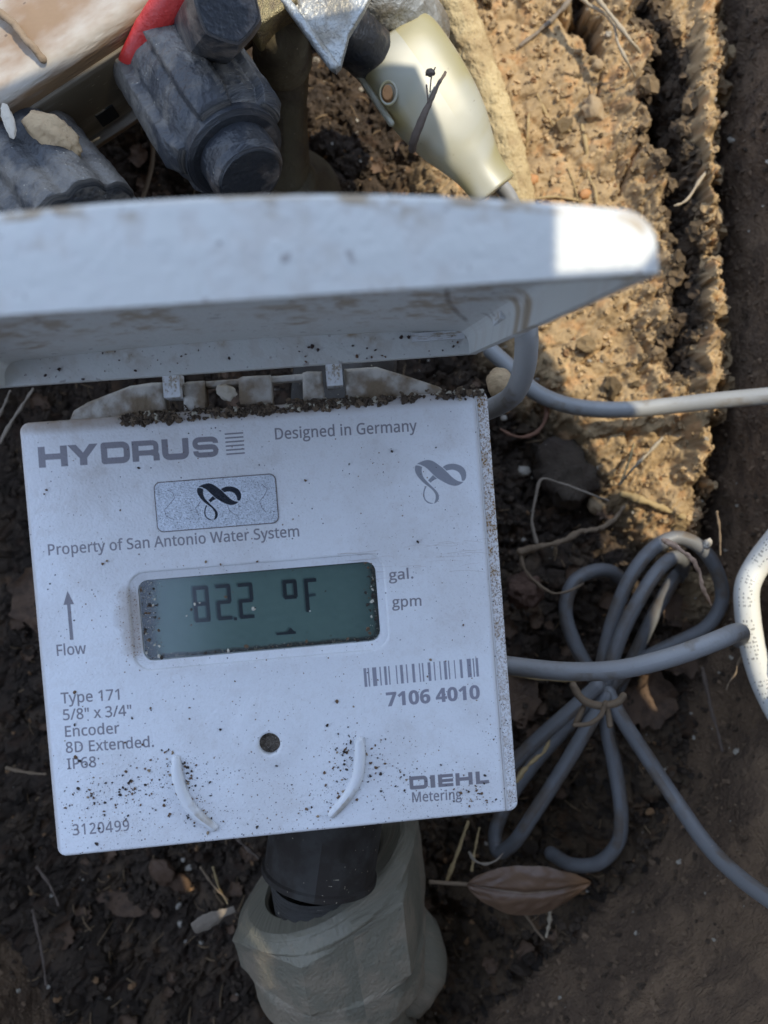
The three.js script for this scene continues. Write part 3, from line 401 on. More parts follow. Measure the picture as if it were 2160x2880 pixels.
  // silver sticker
  const sc = canvas(760, 330), y = sc.getContext('2d'), a0 = [0.02659,0.01449], a1 = [0.05229,0.02515], sw = (a1[0] - a0[0]), sh2 = (a1[1] - a0[1]), si = y.createImageData(760, 330);
  for (let j = 0; j < 330; j++) for (let i = 0; i < 760; i++) { const o = (j * 760 + i) * 4, n = nD(i / 300, j / 300) , m = nB(i / 400, j / 400), k = n > 0.66 ? 0.72 : 1, q = (0.92 + 0.16 * m) * k; si.data[o] = 214 * q; si.data[o + 1] = 219 * q; si.data[o + 2] = 226 * q; si.data[o + 3] = 255; }
  y.putImageData(si, 0, 0); y.scale(760 / (sw * 1000), 330 / (sh2 * 1000)); y.translate(-a0[0] * 1000, -a0[1] * 1000); ribbon(y, [0.03563,0.01538], 0.0093, 'rgb(30,36,46)');
  y.strokeStyle = 'rgba(92,80,74,.8)'; y.lineWidth = 0.3; y.beginPath(); y.roundRect(a0[0] * 1000 + 0.05, a0[1] * 1000 + 0.05, sw * 1000 - 0.1, sh2 * 1000 - 0.1, 1.4); y.stroke(); y.strokeStyle = 'rgba(60,55,60,.75)'; y.lineWidth = 0.09; for (const P of [[[0.02933,0.01629],[0.0304,0.0169],[0.03082,0.01806],[0.02984,0.01911],[0.02846,0.02051],[0.02872,0.02182],[0.03028,0.0227]], [[0.04936,0.01672],[0.05033,0.01771],[0.0497,0.01895],[0.04847,0.02021],[0.04894,0.02177],[0.04963,0.02258]], [[0.04168,0.02043],[0.04196,0.02159],[0.04301,0.02258]], [[0.03617,0.01924],[0.03493,0.02065],[0.03555,0.02221]]]) { y.beginPath(); P.forEach(([u, v], i) => (i ? y.lineTo(u * 1000, v * 1000) : y.moveTo(u * 1000, v * 1000))); y.stroke(); }
  const st = flat(new THREE.ExtrudeGeometry(rrect(new THREE.Shape(), a0[0], -a1[1], a1[0], -a0[1], 0.0014), { depth: 0.00012, bevelEnabled: false, curveSegments: 10 }), 0.00001), q = st.attributes.position, suv = new Float32Array(q.count * 2); for (let i = 0; i < q.count; i++) { suv[i * 2] = (q.getX(i) - a0[0]) / sw; suv[i * 2 + 1] = 1 - (q.getZ(i) - a0[1]) / sh2; } st.setAttribute('uv', new THREE.BufferAttribute(suv, 2));
  obj('sticker', st, std({ map: ctex(sc), metalness: 0.25, roughness: 0.35, bumpMap: fineBump, bumpScale: 0.00015 }), meter);
}
{ // hinge knuckles, wings and bar along the top edge
  const plate = (P, h0, h1, bev = 0.0005) => { const s = new THREE.Shape(P.map(([u, v]) => new THREE.Vector2(u, -v))); return faceUV(flat(new THREE.ExtrudeGeometry(s, { depth: h1 - h0 - bev * 2, bevelThickness: bev, bevelSize: bev, bevelOffset: -bev, bevelSegments: 3, curveSegments: 6 }), h0 + bev)); };
  const scaleUV = (g) => { const u = g.attributes.uv; for (let i = 0; i < u.count; i++) u.setXY(i, u.getX(i) * FW / TILE, u.getY(i) * FH / TILE); return g; };
  const wing = (P) => obj('hinge_wing', scaleUV(plate(P, -0.0085, -0.0012, 0.0008)), M.whiteDirty, meter);
  wing([[0.00992,-0.00002],[0.01097,-0.00202],[0.01404,-0.00359],[0.02311,-0.00637],[0.02757,-0.00673],[0.02993,-0.00664],[0.03018,-0.00078],[0.03022,0.00222],[0.00976,0.00183]]); wing([[0.06866,-0.00678],[0.07566,-0.00675],[0.0816,-0.00451],[0.08905,-0.00147],[0.09062,0.00024],[0.09048,0.00207],[0.06872,0.00202]]);
  for (const P of [[[0.03424,-0.00588],[0.0351,-0.00635],[0.03882,-0.00631],[0.03861,-0.00017],[0.03398,-0.00005]], [[0.04599,-0.00626],[0.04692,-0.00664],[0.05291,-0.00652],[0.05285,-0.00027],[0.0458,-0.0004]], [[0.05969,-0.0065],[0.06062,-0.00674],[0.06386,-0.00651],[0.06403,-0.00022],[0.05933,-0.00018]]]) obj('hinge_knuckle', scaleUV(plate(P, -0.0075, -0.0008, 0.0007)), M.whiteDirty, meter);
  obj('hinge_bar', scaleUV(plate([[0.03867,-0.00632],[0.06007,-0.00647],[0.06004,-0.00512],[0.03863,-0.0049]], -0.006, -0.0024, 0.0004)), M.whiteDirty, meter);
  obj('hinge_ledge', scaleUV(plate([[0.02849,-0.00015],[0.06981,-0.00018],[0.06963,0.00208],[0.0283,0.00208]], -0.008, -0.0022, 0.0004)), M.whiteDirty, meter);
}
{ // meter body under the face, with its outlet
  const body = new THREE.LatheGeometry([[0.0001, -0.006], [0.036, -0.006], [0.038, -0.012], [0.0375, -0.05], [0.03, -0.075], [0.0001, -0.078]].map((q) => new THREE.Vector2(...q)).reverse(), 48); body.translate(0.05, 0, 0.048); obj('meter_body', body, M.spigot, meter);
  const skirt = new RoundedBoxGeometry(0.094, 0.012, 0.087, 2, 0.003); skirt.translate(0.0495, -0.0118, 0.046); obj('housing', skirt, M.whiteDirty, meter);
}
const inv = (g) => g.applyMatrix4(meter.matrixWorld.clone().invert());
meter.updateMatrixWorld(true);
{
  obj('outlet', inv(sweep([[-0.0131,0.063,0.067], [-0.0167,0.0615,0.0932]], (t) => 0.0142 + (t > 0.93 ? 0.0006 : 0) - (t > 0.985 ? 0.0006 : 0), { nT: 60, nR: 48, straight: true, cap: 'flat', crease: 0.7 })), M.spigot, meter);
  obj('inlet', inv(sweep([[-0.0111,0.058,-0.0241], [-0.0089,0.056,-0.0579]], 0.0135, { nT: 8, nR: 32, straight: true, cap: 'flat', crease: 0.7 })), M.spigot, meter);
}
{ // crumbs of dirt lying on the face, gathered round the ribs and the hinge
  const Q = (u, v, h = 0) => [u, h, v];
  const col = () => { const r = rnd(); return r < 0.4 ? [0.05, 0.038, 0.032] : r < 0.85 ? [0.15, 0.09, 0.052] : [0.3, 0.22, 0.14]; };
  const near = (a, b, w) => { const t = rnd(); return [lerp(a[0], b[0], t) + rr(-w, w) * rnd(), lerp(a[1], b[1], t) + rr(-w, w) * rnd()]; };
  const onFace = () => { const r = rnd(); let p; if (r < 0.3) p = near([0.03081,0.07893], [0.00692,0.07884], 0.012); else if (r < 0.45) p = near([0.02524,0.07378], [0.03366,0.08999], 0.008); else if (r < 0.68) p = near([0.06476,0.073], [0.05814,0.08863], 0.009); else if (r < 0.76) p = near([0.06763,0.07561], [0.07605,0.08655], 0.008); else if (r < 0.82) p = near([0.08699,0.08609], [0.09374,0.0899], 0.006); else p = [rr(0.002, 0.096), rr(0.003, 0.09)]; if (p[0] < 0.002 || p[0] > 0.097 || p[1] < 0.002 || p[1] > 0.09) return null; if (p[0] > lcd.u0 - 0.002 && p[0] < lcd.u1 + 0.002 && p[1] > lcd.v0 - 0.002 && p[1] < lcd.v1 + 0.002) return null; return [p[0], 0, p[1], col()]; };
  crumbs('dirt_specks', 1300, onFace, std({ roughness: 1 }), meter, 0.00005, 0.00034);
  crumbs('hinge_dirt', 2300, () => { const r = rnd(), p = r < 0.8 ? near([0.02103,0.00065], [0.07051,0.00048], 0.0016) : near([0.0705,0.00063], [0.09819,0.00033], 0.0015); if (n3(p[0] * 160, 3, p[1] * 300) < -0.05 && rnd() < 0.85) return null; const c = rnd(); return [p[0], p[1] < 0 ? -0.0016 : 0, p[1], c < 0.5 ? [0.07, 0.05, 0.034] : c < 0.9 ? [0.14, 0.1, 0.065] : [0.4, 0.36, 0.28]]; }, std({ roughness: 1 }), meter, 0.00015, 0.0008);
  crumbs('window_dirt', 240, () => { const r = rnd(), e = rr(0, 1) ** 2 * 0.004; const p = r < 0.4 ? [lcd.u0 + 0.0005 + e, rr(lcd.v0, lcd.v1)] : r < 0.7 ? [lcd.u1 - 0.0005 - e * 0.7, rr(lcd.v0, lcd.v1)] : r < 0.85 ? [rr(lcd.u0, lcd.u1), lcd.v1 - 0.0004 - e * 0.2] : [rr(lcd.u0, lcd.u1), rr(lcd.v0, lcd.v1)]; const c = rnd(); return [p[0], -0.0018, p[1], c < 0.45 ? [0.05, 0.038, 0.03] : c < 0.8 ? [0.16, 0.1, 0.06] : [0.6, 0.55, 0.45]]; }, std({ roughness: 1 }), meter, 0.00008, 0.00045);
}
// flip-up lid, standing open on the hinge: a shallow bowed tray
{
  const dirt = tex(1024, (u, v) => { const a = nA(u, v), b = nB(u, v), k = 0.75 * sst(0.47, 0.68, a) * sst(0.35, 0.65, b) + 0.14 * sst(0.5, 0.7, b), s = sst(0.76, 0.8, tS(u, v)) * 0.45; return lin(mix3(mix3([0.59, 0.585, 0.555], [0.34, 0.255, 0.16], k), [0.13, 0.085, 0.07], s)); }, true);
  function tS(u, v) { return lidSpeck(u, v); }
  const mat = new THREE.MeshPhysicalMaterial({ map: dirt, roughness: 0.48, bumpMap: grainBump, bumpScale: 0.00025, transmission: 0.06, thickness: 0 });
  const X = new THREE.Vector3(0.099, -0.006, -0.0081).normalize(), UP = V(fN).addScaledVector(X, -V(fN).dot(X)).normalize(), Wd = new THREE.Vector3().crossVectors(X, UP).normalize(), O = new THREE.Vector3(-0.0298, 0.101, -0.0296), LEN = 0.0835, T = 0.0018;
  const hw = (v) => 0.0498 + 0.0073 * v, sd = (v) => 0.0068 + 0.0012 * v, bow = (v) => 0.0012 + 0.003 * v, rim = (v) => 0.0044 * v;
  const wp = (x, y, w) => { const q = O.clone().addScaledVector(X, x).addScaledVector(UP, y).addScaledVector(Wd, w); return [q.x, q.y, q.z]; };
  const K = 64, path = (v, ins, r) => { const out = [], h = hw(v) - ins, s = sd(v) - ins, b = bow(v); for (let i = 0; i <= 6; i++) out.push([h, lerp(rim(v), rim(v) - s + r, i / 6)]); for (let i = 1; i <= 6; i++) { const a = (i / 6) * Math.PI / 2; out.push([h - r + r * Math.cos(a), rim(v) - s + r - r * Math.sin(a)]); } const x0 = h - r; for (let i = 1; i < K; i++) { const x = x0 - (2 * x0 * i) / K, u = x / x0; out.push([x, rim(v) - s - b * (1 - u * u)]); } const n = out.length; for (let i = 12; i >= 0; i--) out.push([-out[i][0], out[i][1]]); return out; };
  const pos = [], idx = [], uv = []; const put = (p, a, b) => { pos.push(...p); uv.push(a / TILE, b / TILE); return pos.length / 3 - 1; };
  const loft = (rows, rev) => { const R = rows.map(([v, y, ins, r]) => path(v, ins, r).map(([x, w]) => put(wp(x, y, w), x, y + w))); for (let j = 0; j + 1 < R.length; j++) for (let i = 0; i + 1 < R[j].length; i++) { const [a, b, c, d] = [R[j][i], R[j][i + 1], R[j + 1][i], R[j + 1][i + 1]]; rev ? idx.push(a, b, c, b, d, c) : idx.push(a, c, b, b, c, d); } };
  const cap = (v, y, ins, r, rev) => { const P = path(v, ins, r), A = P.map(([x, w]) => put(wp(x, y, w), x, w)), S = 8, Rws = [A]; for (let k = 1; k <= S; k++) Rws.push(P.map(([x, w]) => { const ww = lerp(w, rim(v), k / S); return put(wp(x, y, ww), x, ww); })); for (let k = 0; k < S; k++) for (let i = 0; i + 1 < A.length; i++) { const [a, b, c, d] = [Rws[k][i], Rws[k][i + 1], Rws[k + 1][i], Rws[k + 1][i + 1]]; rev ? idx.push(a, c, b, b, c, d) : idx.push(a, b, c, b, d, c); } };
  const vs = []; for (let i = 0; i <= 30; i++) vs.push(i / 30); const e = 0.0016, oR = vs.map((v) => [v, e + v * (LEN - 2 * e), 0, 0.0045]); for (const a of [0.35, 0.7, 1]) { oR.unshift([0, e * (1 - Math.sin(a * Math.PI / 2)), e * (1 - Math.cos(a * Math.PI / 2)), 0.0045]); oR.push([1, LEN - e + e * Math.sin(a * Math.PI / 2), e * (1 - Math.cos(a * Math.PI / 2)), 0.0045]); }
  loft(oR, false); cap(1, LEN, e, 0.0045, true); cap(0, 0, e, 0.0045, false);
  loft(vs.map((v) => [v, T + v * (LEN - 2 * T), T, 0.003]), true); cap(1, LEN - T, T, 0.003, false); cap(0, T, T, 0.003, true);
  for (const s of [1, -1]) for (let j = 0; j < 30; j++) { const q = [0, 1].map((k) => { const v = (j + k) / 30, y = e + v * (LEN - 2 * e); return [put(wp(s * hw(v), y, rim(v)), 0, y), put(wp(s * (hw(v) - T), y, rim(v)), T, y)]; }); idx.push(q[0][0], q[0][1], q[1][0], q[0][1], q[1][1], q[1][0]); }
  for (const [v, a, b] of [[0, 0, T], [1, LEN, LEN - T]]) for (let j = 0; j < 20; j++) { const q = [0, 1].map((k) => { const x = lerp(-hw(v), hw(v), (j + k) / 20); return [put(wp(x, a, rim(v)), x, a), put(wp(x, b, rim(v)), x, b)]; }); idx.push(q[0][0], q[0][1], q[1][0], q[0][1], q[1][1], q[1][0]); }
  let g = new THREE.BufferGeometry(); g.setAttribute('position', new THREE.Float32BufferAttribute(pos, 3)); g.setAttribute('uv', new THREE.Float32BufferAttribute(uv, 2)); g.setIndex(idx);
  const lid = obj('lid', inv(toCreasedNormals(g, 0.5)), mat, meter); tag(lid, 'white flip-up lid standing open, dirt-flecked');
  const bar = (x0, x1, y0, y1, w0, w1, name) => { const p = []; const b = new THREE.BoxGeometry(1, 1, 1), q = b.attributes.position; for (let i = 0; i < q.count; i++) { const r = wp(lerp(x0, x1, q.getX(i) + 0.5), lerp(y0, y1, q.getY(i) + 0.5), lerp(w0, w1, q.getZ(i) + 0.5)); q.setXYZ(i, ...r); } b.computeVertexNormals(); return obj(name, inv(b), M.white, lid); };
  for (const x of [-0.0148, 0.0192]) bar(x - 0.0017, x + 0.0017, -0.006, 0.0008, -0.0006, 0.0045, 'hinge_tab');
  bar(0.036, 0.0472, T - 0.0002, T + 0.0005, -0.005, -0.0032, 'floor_rib'); bar(0.0455, 0.0478, T, T + 0.0012, -0.0085, -0.0072, 'snap_catch');
  for (const [y, l, w] of [[0.022, 0.007, -0.0048], [0.046, 0.009, -0.006]]) bar(hw(y / LEN) - T - 0.0006, hw(y / LEN) - T + 0.0002, y, y + l, w, w + 0.003, 'snap_catch');
  // flecks of dirt on the inner floor of the lid
  crumbs('lid_flecks', 130, () => { const x = rr(-0.044, 0.046), w = rr(-0.0062, -0.0003), p = inv(new THREE.BufferGeometry().setFromPoints([V(wp(x, T + 0.0001, w))])).attributes.position; return [p.getX(0), p.getY(0), p.getZ(0), rnd() < 0.7 ? [0.05, 0.03, 0.026] : [0.13, 0.07, 0.04]]; }, std({ roughness: 1 }), lid, 0.00006, 0.0004);
}

// ------------------------------------------------------------------ cables
const CR = 0.00258;
tag(obj('cable', sweep([[0.0146,0.074,-0.0215],[0.0222,0.075,-0.0235],[0.0267,0.08,-0.025],[0.029,0.087,-0.0263],[0.0296,0.097,-0.029],[0.0292,0.105,-0.0329],[0.0282,0.11,-0.0372],[0.0274,0.108,-0.0409],[0.027,0.1,-0.0458],[0.0267,0.08,-0.0534],[0.025,0.05,-0.0624]], CR * 0.94, { nT: 120, nR: 24 }), M.cable), 'grey cable arching up from the top right corner of the meter behind its lid', 'cable');
tag(obj('cable', sweep([[0.0328,0.018,-0.0497],[0.0392,0.019,-0.0436],[0.0456,0.02,-0.0371],[0.0532,0.02,-0.0334],[0.0629,0.02,-0.0315],[0.0735,0.021,-0.0311],[0.0858,0.023,-0.032],[0.0971,0.027,-0.0329],[0.1113,0.033,-0.0336],[0.1241,0.042,-0.0333]], CR * 0.98, { nT: 140, nR: 24 }), std({ map: dirtMap([0.36, 0.355, 0.33], [0.25, 0.21, 0.16], 0.2, 0), roughness: 0.5 })), 'grey cable running right across the sunlit soil to the pit wall', 'cable');
tag(obj('cable', sweep([[0.0207,0.055,0.0385],[0.028,0.056,0.0396],[0.0389,0.058,0.0408],[0.0496,0.06,0.0412],[0.0598,0.063,0.0401],[0.0696,0.066,0.0372],[0.0782,0.067,0.0341],[0.0848,0.066,0.0318],[0.0886,0.063,0.0311],[0.0925,0.057,0.0315],[0.0984,0.045,0.0335],[0.1077,0.022,0.0388]], CR * 0.95, { nT: 160, nR: 24 }), M.cable), 'thick grey cable leaving the right side of the meter above the coil', 'cable');
{
  const g = thing('cable_coil', 'coil of grey cable tied in the middle with loose loops beside the meter', 'cable coil', [0.07, 0.005, 0.055]);
  const loop = (name, P) => obj(name, into(sweep(P, CR * 0.86, { nT: 150, nR: 18 }), g), M.coilCable, g);
  loop('cable_loop', [[0.0712,0.007,0.0621],[0.0662,0.009,0.052],[0.0602,0.009,0.0407],[0.0577,0.009,0.0311],[0.0602,0.009,0.0226],[0.0663,0.007,0.0191],[0.0735,0.003,0.0192],[0.0801,-0.003,0.0236]]);
  loop('cable_loop', [[0.0668,0.013,0.0607],[0.0675,0.015,0.0498],[0.0708,0.017,0.0329],[0.076,0.018,0.0197],[0.0834,0.017,0.011],[0.0909,0.016,0.0079],[0.0988,0.014,0.0111],[0.1053,0.011,0.0191],[0.1078,0.008,0.0284],[0.1044,0.005,0.0367],[0.094,0.002,0.0432],[0.0824,0.002,0.0493],[0.0714,0.004,0.0587]]);
  loop('cable_loop', [[0.0667,0.018,0.059],[0.0686,0.02,0.0488],[0.0723,0.022,0.0361],[0.0782,0.022,0.0248],[0.0844,0.019,0.0174],[0.0905,0.014,0.0142],[0.0963,0.006,0.016],[0.0986,-0.003,0.0213]]);
  loop('cable_loop', [[0.0774,-0.001,0.058],[0.083,0,0.0456],[0.0882,0.002,0.0331],[0.0934,0.002,0.0238],[0.099,-0.004,0.019]]);
  loop('cable_tail', [[0.0657,0.026,0.0551],[0.0607,0.027,0.0633],[0.0541,0.026,0.0752],[0.0454,0.021,0.0919],[0.0397,0.016,0.103],[0.036,0.012,0.1068],[0.0353,0.009,0.1029],[0.0387,0.007,0.0945],[0.0478,0.007,0.0809],[0.0588,0.009,0.0678],[0.0668,0.013,0.0579]]);
  loop('cable_tail', [[0.0672,0.021,0.0562],[0.0679,0.021,0.0659],[0.0705,0.02,0.0781],[0.0727,0.019,0.0926],[0.0722,0.016,0.103],[0.0668,0.013,0.1101],[0.0597,0.01,0.1118],[0.0543,0.003,0.111]]);
  loop('cable_tail', [[0.068,0.022,0.0549],[0.071,0.024,0.0614],[0.0784,0.026,0.0731],[0.0855,0.03,0.0845],[0.0904,0.042,0.0932],[0.0943,0.054,0.0969],[0.0998,0.072,0.0985]]);
  loop('cable_tail', [[0.0631,0.028,0.0515],[0.057,0.027,0.0575],[0.0495,0.025,0.0649],[0.042,0.022,0.0732],[0.0339,0.018,0.0831],[0.0255,0.014,0.0932]]);
  const tie = obj('tie', into(mergeGeometries([sweep([[0.0524,0.044,0.0481],[0.0544,0.044,0.0514],[0.0573,0.044,0.0532],[0.0611,0.044,0.0536],[0.0648,0.044,0.0527],[0.0662,0.044,0.051]], 0.0011, { nT: 40, nR: 8, bump: 0.0003 }), sweep([[0.0554,0.043,0.0544],[0.0534,0.043,0.0585]], 0.0008, { nT: 12, nR: 8 }), sweep([[0.0608,0.045,0.0531],[0.06,0.045,0.0559],[0.0569,0.045,0.0583],[0.0526,0.045,0.0588]], 0.0007, { nT: 20, nR: 8, bump: 0.0002 }), sweep([[0.0614,0.044,0.053],[0.0622,0.044,0.0561],[0.0626,0.044,0.0591]], 0.0009, { nT: 20, nR: 8, bump: 0.0003 })]), g), M.root, g); tag(tie, 'dirty brown tie round the middle of the coil');
}
{ // thick white cable at the right edge, with a printed line
  const c = canvas(256, 1024), x = c.getContext('2d'); x.fillStyle = 'rgb(226,224,214)'; x.fillRect(0, 0, 256, 1024); x.fillStyle = 'rgba(120,100,80,.25)'; for (let i = 0; i < 200; i++) x.fillRect(256 * rnd(), 1024 * rnd(), rr(1, 4), rr(1, 6));
  x.fillStyle = 'rgb(52,47,44)'; for (let y = 60; y < 960; y += 15) { if (y % 210 > 150) continue; for (let k = 0; k < 9; k++) if (k % 4 !== 3 && rnd() < 0.5) x.fillRect(100 + k * 5, y + rr(-1, 1), 2.6, rr(3, 8)); }
  const t = ctex(c); t.wrapS = t.wrapT = THREE.RepeatWrapping; const g = sweep([[0.1239,0.048,-0.0106],[0.1182,0.04,-0.0015],[0.1139,0.034,0.0072],[0.1095,0.03,0.0156],[0.1066,0.03,0.0219],[0.1068,0.03,0.0313],[0.1087,0.03,0.0417],[0.1118,0.03,0.0511],[0.1174,0.03,0.0615],[0.1273,0.03,0.072]], 0.0036, { nT: 120, nR: 32, up: [0, 0, 1] }), u = g.attributes.uv; for (let i = 0; i < u.count; i++) u.setXY(i, (u.getX(i) * TILE) / 0.0036 / 6.2832 + 0.27, u.getY(i) * TILE / 0.085);
  tag(obj('white_cable', g, std({ map: t, roughness: 0.4 })), 'thick white sheathed cable with black printing curving in at the right edge', 'cable');
}
// ------------------------------------------------------------------ coupling below the meter
{
  const g = thing('coupling_nut', 'grey-green dirty hexagonal coupling nut on the pipe below the meter', 'coupling', [-0.0156,0.03,0.1262]);
  const A = [-0.0168,0.0405,0.0995], B = [-0.0101,0.0255,0.1481], hex = (a, t) => { const k = sst(0.08, 0.15, t) * (1 - sst(0.44, 0.51, t)), s = Math.PI / 3, m = (((a + s / 2) % s) + s) % s - s / 2, f = 0.84 / Math.cos(m); return lerp(0.97, Math.pow(Math.pow(f, -22) + 1, -1 / 22) * 1.03, k); };
  const prof = (t) => { const K = [[0, 0.0215], [0.03, 0.0236], [0.1, 0.0262], [0.14, 0.0282], [0.44, 0.0286], [0.48, 0.0276], [0.5, 0.0258], [0.53, 0.0262], [0.68, 0.0262], [0.76, 0.0235], [0.8, 0.0205], [1, 0.0198]]; for (let i = 0; i + 1 < K.length; i++) if (t <= K[i + 1][0]) return lerp(K[i][1], K[i + 1][1], sst(K[i][0], K[i + 1][0], t)); return 0.0198; };
  const skew = (q) => { const p = q.attributes.position; for (let i = 0; i < p.count; i++) { const k = 1 - sst(0.1, 0.126, p.getZ(i)); p.setZ(i, p.getZ(i) - 0.44 * (p.getX(i) - A[0]) * k * 0.9); } return toCreasedNormals(q, 0.33); };
  const body = skew(sweep([A, B], prof, { nT: 130, nR: 132, section: hex, cap: 'none', straight: true, up: [0.3, 1, 0], bump: 0.00015, bumpScale: 160 }));
  obj('hex_body', into(body, g), M.coupling, g);
  // rolled front rim and the opening the outlet goes into
  const rimG = skew(sweep([A, [A[0] + (B[0] - A[0]) * 0.03, A[1] + (B[1] - A[1]) * 0.03, A[2] + (B[2] - A[2]) * 0.03], [lerp(A[0], B[0], 0.3), lerp(A[1], B[1], 0.3), lerp(A[2], B[2], 0.3)]], (t) => t < 0.02 ? 0.0215 : lerp(0.0168, 0.015, t), { nT: 50, nR: 96, cap: 'none' }));
  obj('rim', into(rimG, g), M.coupling, g);
  obj('service_pipe', into(sweep([[-0.0101,0.026,0.1468], [-0.006,0.018,0.1869]], 0.0192, { nT: 20, nR: 64, straight: true, cap: 'none', up: [0, 1, 0], bump: 0.0005, bumpScale: 80 }), g), M.coupling, g);
  obj('side_lug', into(stone([0.0125, 0.0135, 0.0165], { at: [0.0058,0.028,0.1314], rot: [0.1, 0.1, 0.3], rough: 0.06, detail: 5, off: 15 }), g), M.coupling, g);
  const u = thing('meter_tailpiece', 'dark threaded tailpiece showing in the gap between meter outlet and coupling nut', 'pipe', [-0.0179,0.048,0.1065]); obj('tailpiece', into(sweep([[-0.0178,0.048,0.0968], [-0.0157,0.037,0.1237]], (t) => 0.0131 + 0.0004 * Math.sin(t * 120), { nT: 120, nR: 40, straight: true, cap: 'none' }), u), M.spigot, u);
}
// ------------------------------------------------------------------ connectors, box and fittings at the top
const flutes = (n, d) => (a) => 1 - d * Math.pow(0.5 + 0.5 * Math.cos(a * n), 3);
{
  const g = thing('connector_cap', 'large black ribbed plastic connector with a round plug end, in front of the red lever', 'connector', [-0.0467,0.08,-0.101]);
  const A = [-0.0615,0.065,-0.1274], E = [-0.035,0.084,-0.0836], at = (t) => A.map((q, i) => lerp(q, E[i], t));
  const oct = (a) => { const w = Math.sin(a * 5 + 0.6); return 1.02 - 0.125 * sst(0.1, -0.1, w) + 0.012 * Math.abs(w); };
  obj('ribbed_body', into(sweep([A, E], (t) => 0.0148 * (t < 0.93 ? 1 : lerp(1, 0.86, (t - 0.93) / 0.07)), { nT: 60, nR: 128, section: oct, straight: true, cap: 'flat', up: [0.25, 1, 0], bump: 0.0004, bumpScale: 160 }), g), M.blackPlastic, g);
  obj('plug', into(sweep([at(0.97), at(1.18)], (t) => 0.0088 * (t > 0.86 ? lerp(1, 0.9, (t - 0.86) / 0.14) : 1), { nT: 30, nR: 48, straight: true, cap: 'flat', crease: 0.5, bump: 0.0002, bumpScale: 200 }), g), M.blackSmooth, g);
  obj('end_ring', into(sweep([at(0.955), at(1.035)], (t) => 0.0117, { nT: 6, nR: 48, straight: true, cap: 'flat', crease: 0.5 }), g), M.blackSmooth, g);
  const bossG = sweep([[-0.0424,0.08,-0.111], [-0.0316,0.108,-0.1019]], (t) => 0.0078 * (t > 0.9 ? lerp(1, 0.88, (t - 0.9) / 0.1) : 1), { nT: 24, nR: 48, section: (a) => { const s = Math.PI / 3, m = (((a + s / 2) % s) + s) % s - s / 2; return Math.pow(Math.pow(0.9 / Math.cos(m), -12) + 1, -1 / 12) * 1.05; }, straight: true, cap: 'flat', crease: 0.5 }); obj('boss', into(bossG, g), M.blackSmooth, g);
}
{
  const g = thing('connector_cap', 'black ribbed plastic connector with a blue top crusted with soil, at the left edge', 'connector', [-0.0776,0.08,-0.0801]);
  const A = [-0.0942,0.067,-0.0931], E = [-0.0699,0.08,-0.0644], at = (t) => A.map((q, i) => lerp(q, E[i], t));
  obj('ribbed_body', into(sweep([A, E], (t) => 0.0158 * (t < 0.1 ? lerp(0.8, 1, sst(0, 0.1, t)) : 1), { nT: 60, nR: 128, section: (a) => flutes(9, 0.1)(a), straight: true, cap: 'flat', up: [0.3, 1, 0], bump: 0.0005, bumpScale: 150 }), g), M.blackPlastic, g);
  obj('blue_top', into(sweep([at(-0.14), at(0.03)], (t) => 0.0108 * (t < 0.3 ? lerp(0.75, 1, t / 0.3) : 1), { nT: 20, nR: 40, straight: true, cap: 'round', bump: 0.0005, bumpScale: 130 }), g), M.blue, g);
  const s = stone([0.0072, 0.0026, 0.0036], { at: [-0.0747,0.0875,-0.0853], rot: [0.2, -0.6, -0.25], rough: 0.22, freq: 1.2, detail: 4, off: 7 }); tag(obj('soil_clod', s, M.tanStone), 'flat tan clod of dried soil stuck on the blue-topped black connector', 'soil clod');
  tag(obj('bark_flake', stone([0.0013, 0.0007, 0.0042], { at: [-0.0837,0.09,-0.0872], rot: [0, 0.3, 0], rough: 0.15, detail: 4, off: 9 }), M.paleStone), 'pale upright flake of bark on the connector at the left edge', 'bark flake');
}
{
  const g = thing('valve_box', 'dirty off-white plastic box with a square slot in its front, top left corner', 'plastic box', [-0.0936,0.06,-0.1377]);
  const rot = Math.atan2(0.552, 0.834), nb = [-0.552, 0, -0.834], m = [-0.0716, 0.09, -0.1005], cen = [m[0] + nb[0] * 0.04, 0.0725, m[2] + nb[2] * 0.04];
  const place = (q, dx, dy, dz) => { q.translate(dx, dy, dz); q.rotateY(rot); return into(q.translate(...cen), g); };
  const b = new RoundedBoxGeometry(0.16, 0.032, 0.08, 5, 0.004); obj('housing', place(b, 0.0, 0.0015, 0), M.boxPlastic, g);
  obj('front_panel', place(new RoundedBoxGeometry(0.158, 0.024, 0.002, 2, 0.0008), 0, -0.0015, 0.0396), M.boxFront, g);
  const f = new RoundedBoxGeometry(0.0052, 0.0062, 0.0012, 1, 0.0003), q = [[-0.0767, 0.043, -0.1096]]; obj('slot', place(f, 0.0012, -0.0088, 0.0404), M.black, g);  // black block on the front paints in the dark of the opening
  obj('bottom_flange', place(new RoundedBoxGeometry(0.156, 0.0022, 0.084, 2, 0.0008), 0, -0.0155, 0.0005), M.boxPlastic, g);
  tag(obj('twig', sweep([[-0.0871,0.092,-0.1114],[-0.0832,0.092,-0.109],[-0.0812,0.092,-0.1071],[-0.0791,0.092,-0.1042],[-0.0773,0.092,-0.1024],[-0.0758,0.0905,-0.1006]], (t) => 0.00085, { nT: 40, nR: 10, bump: 0.0003, bumpScale: 400 }), M.root), 'brown twig lying over the edge of the off-white box', 'twig');
}
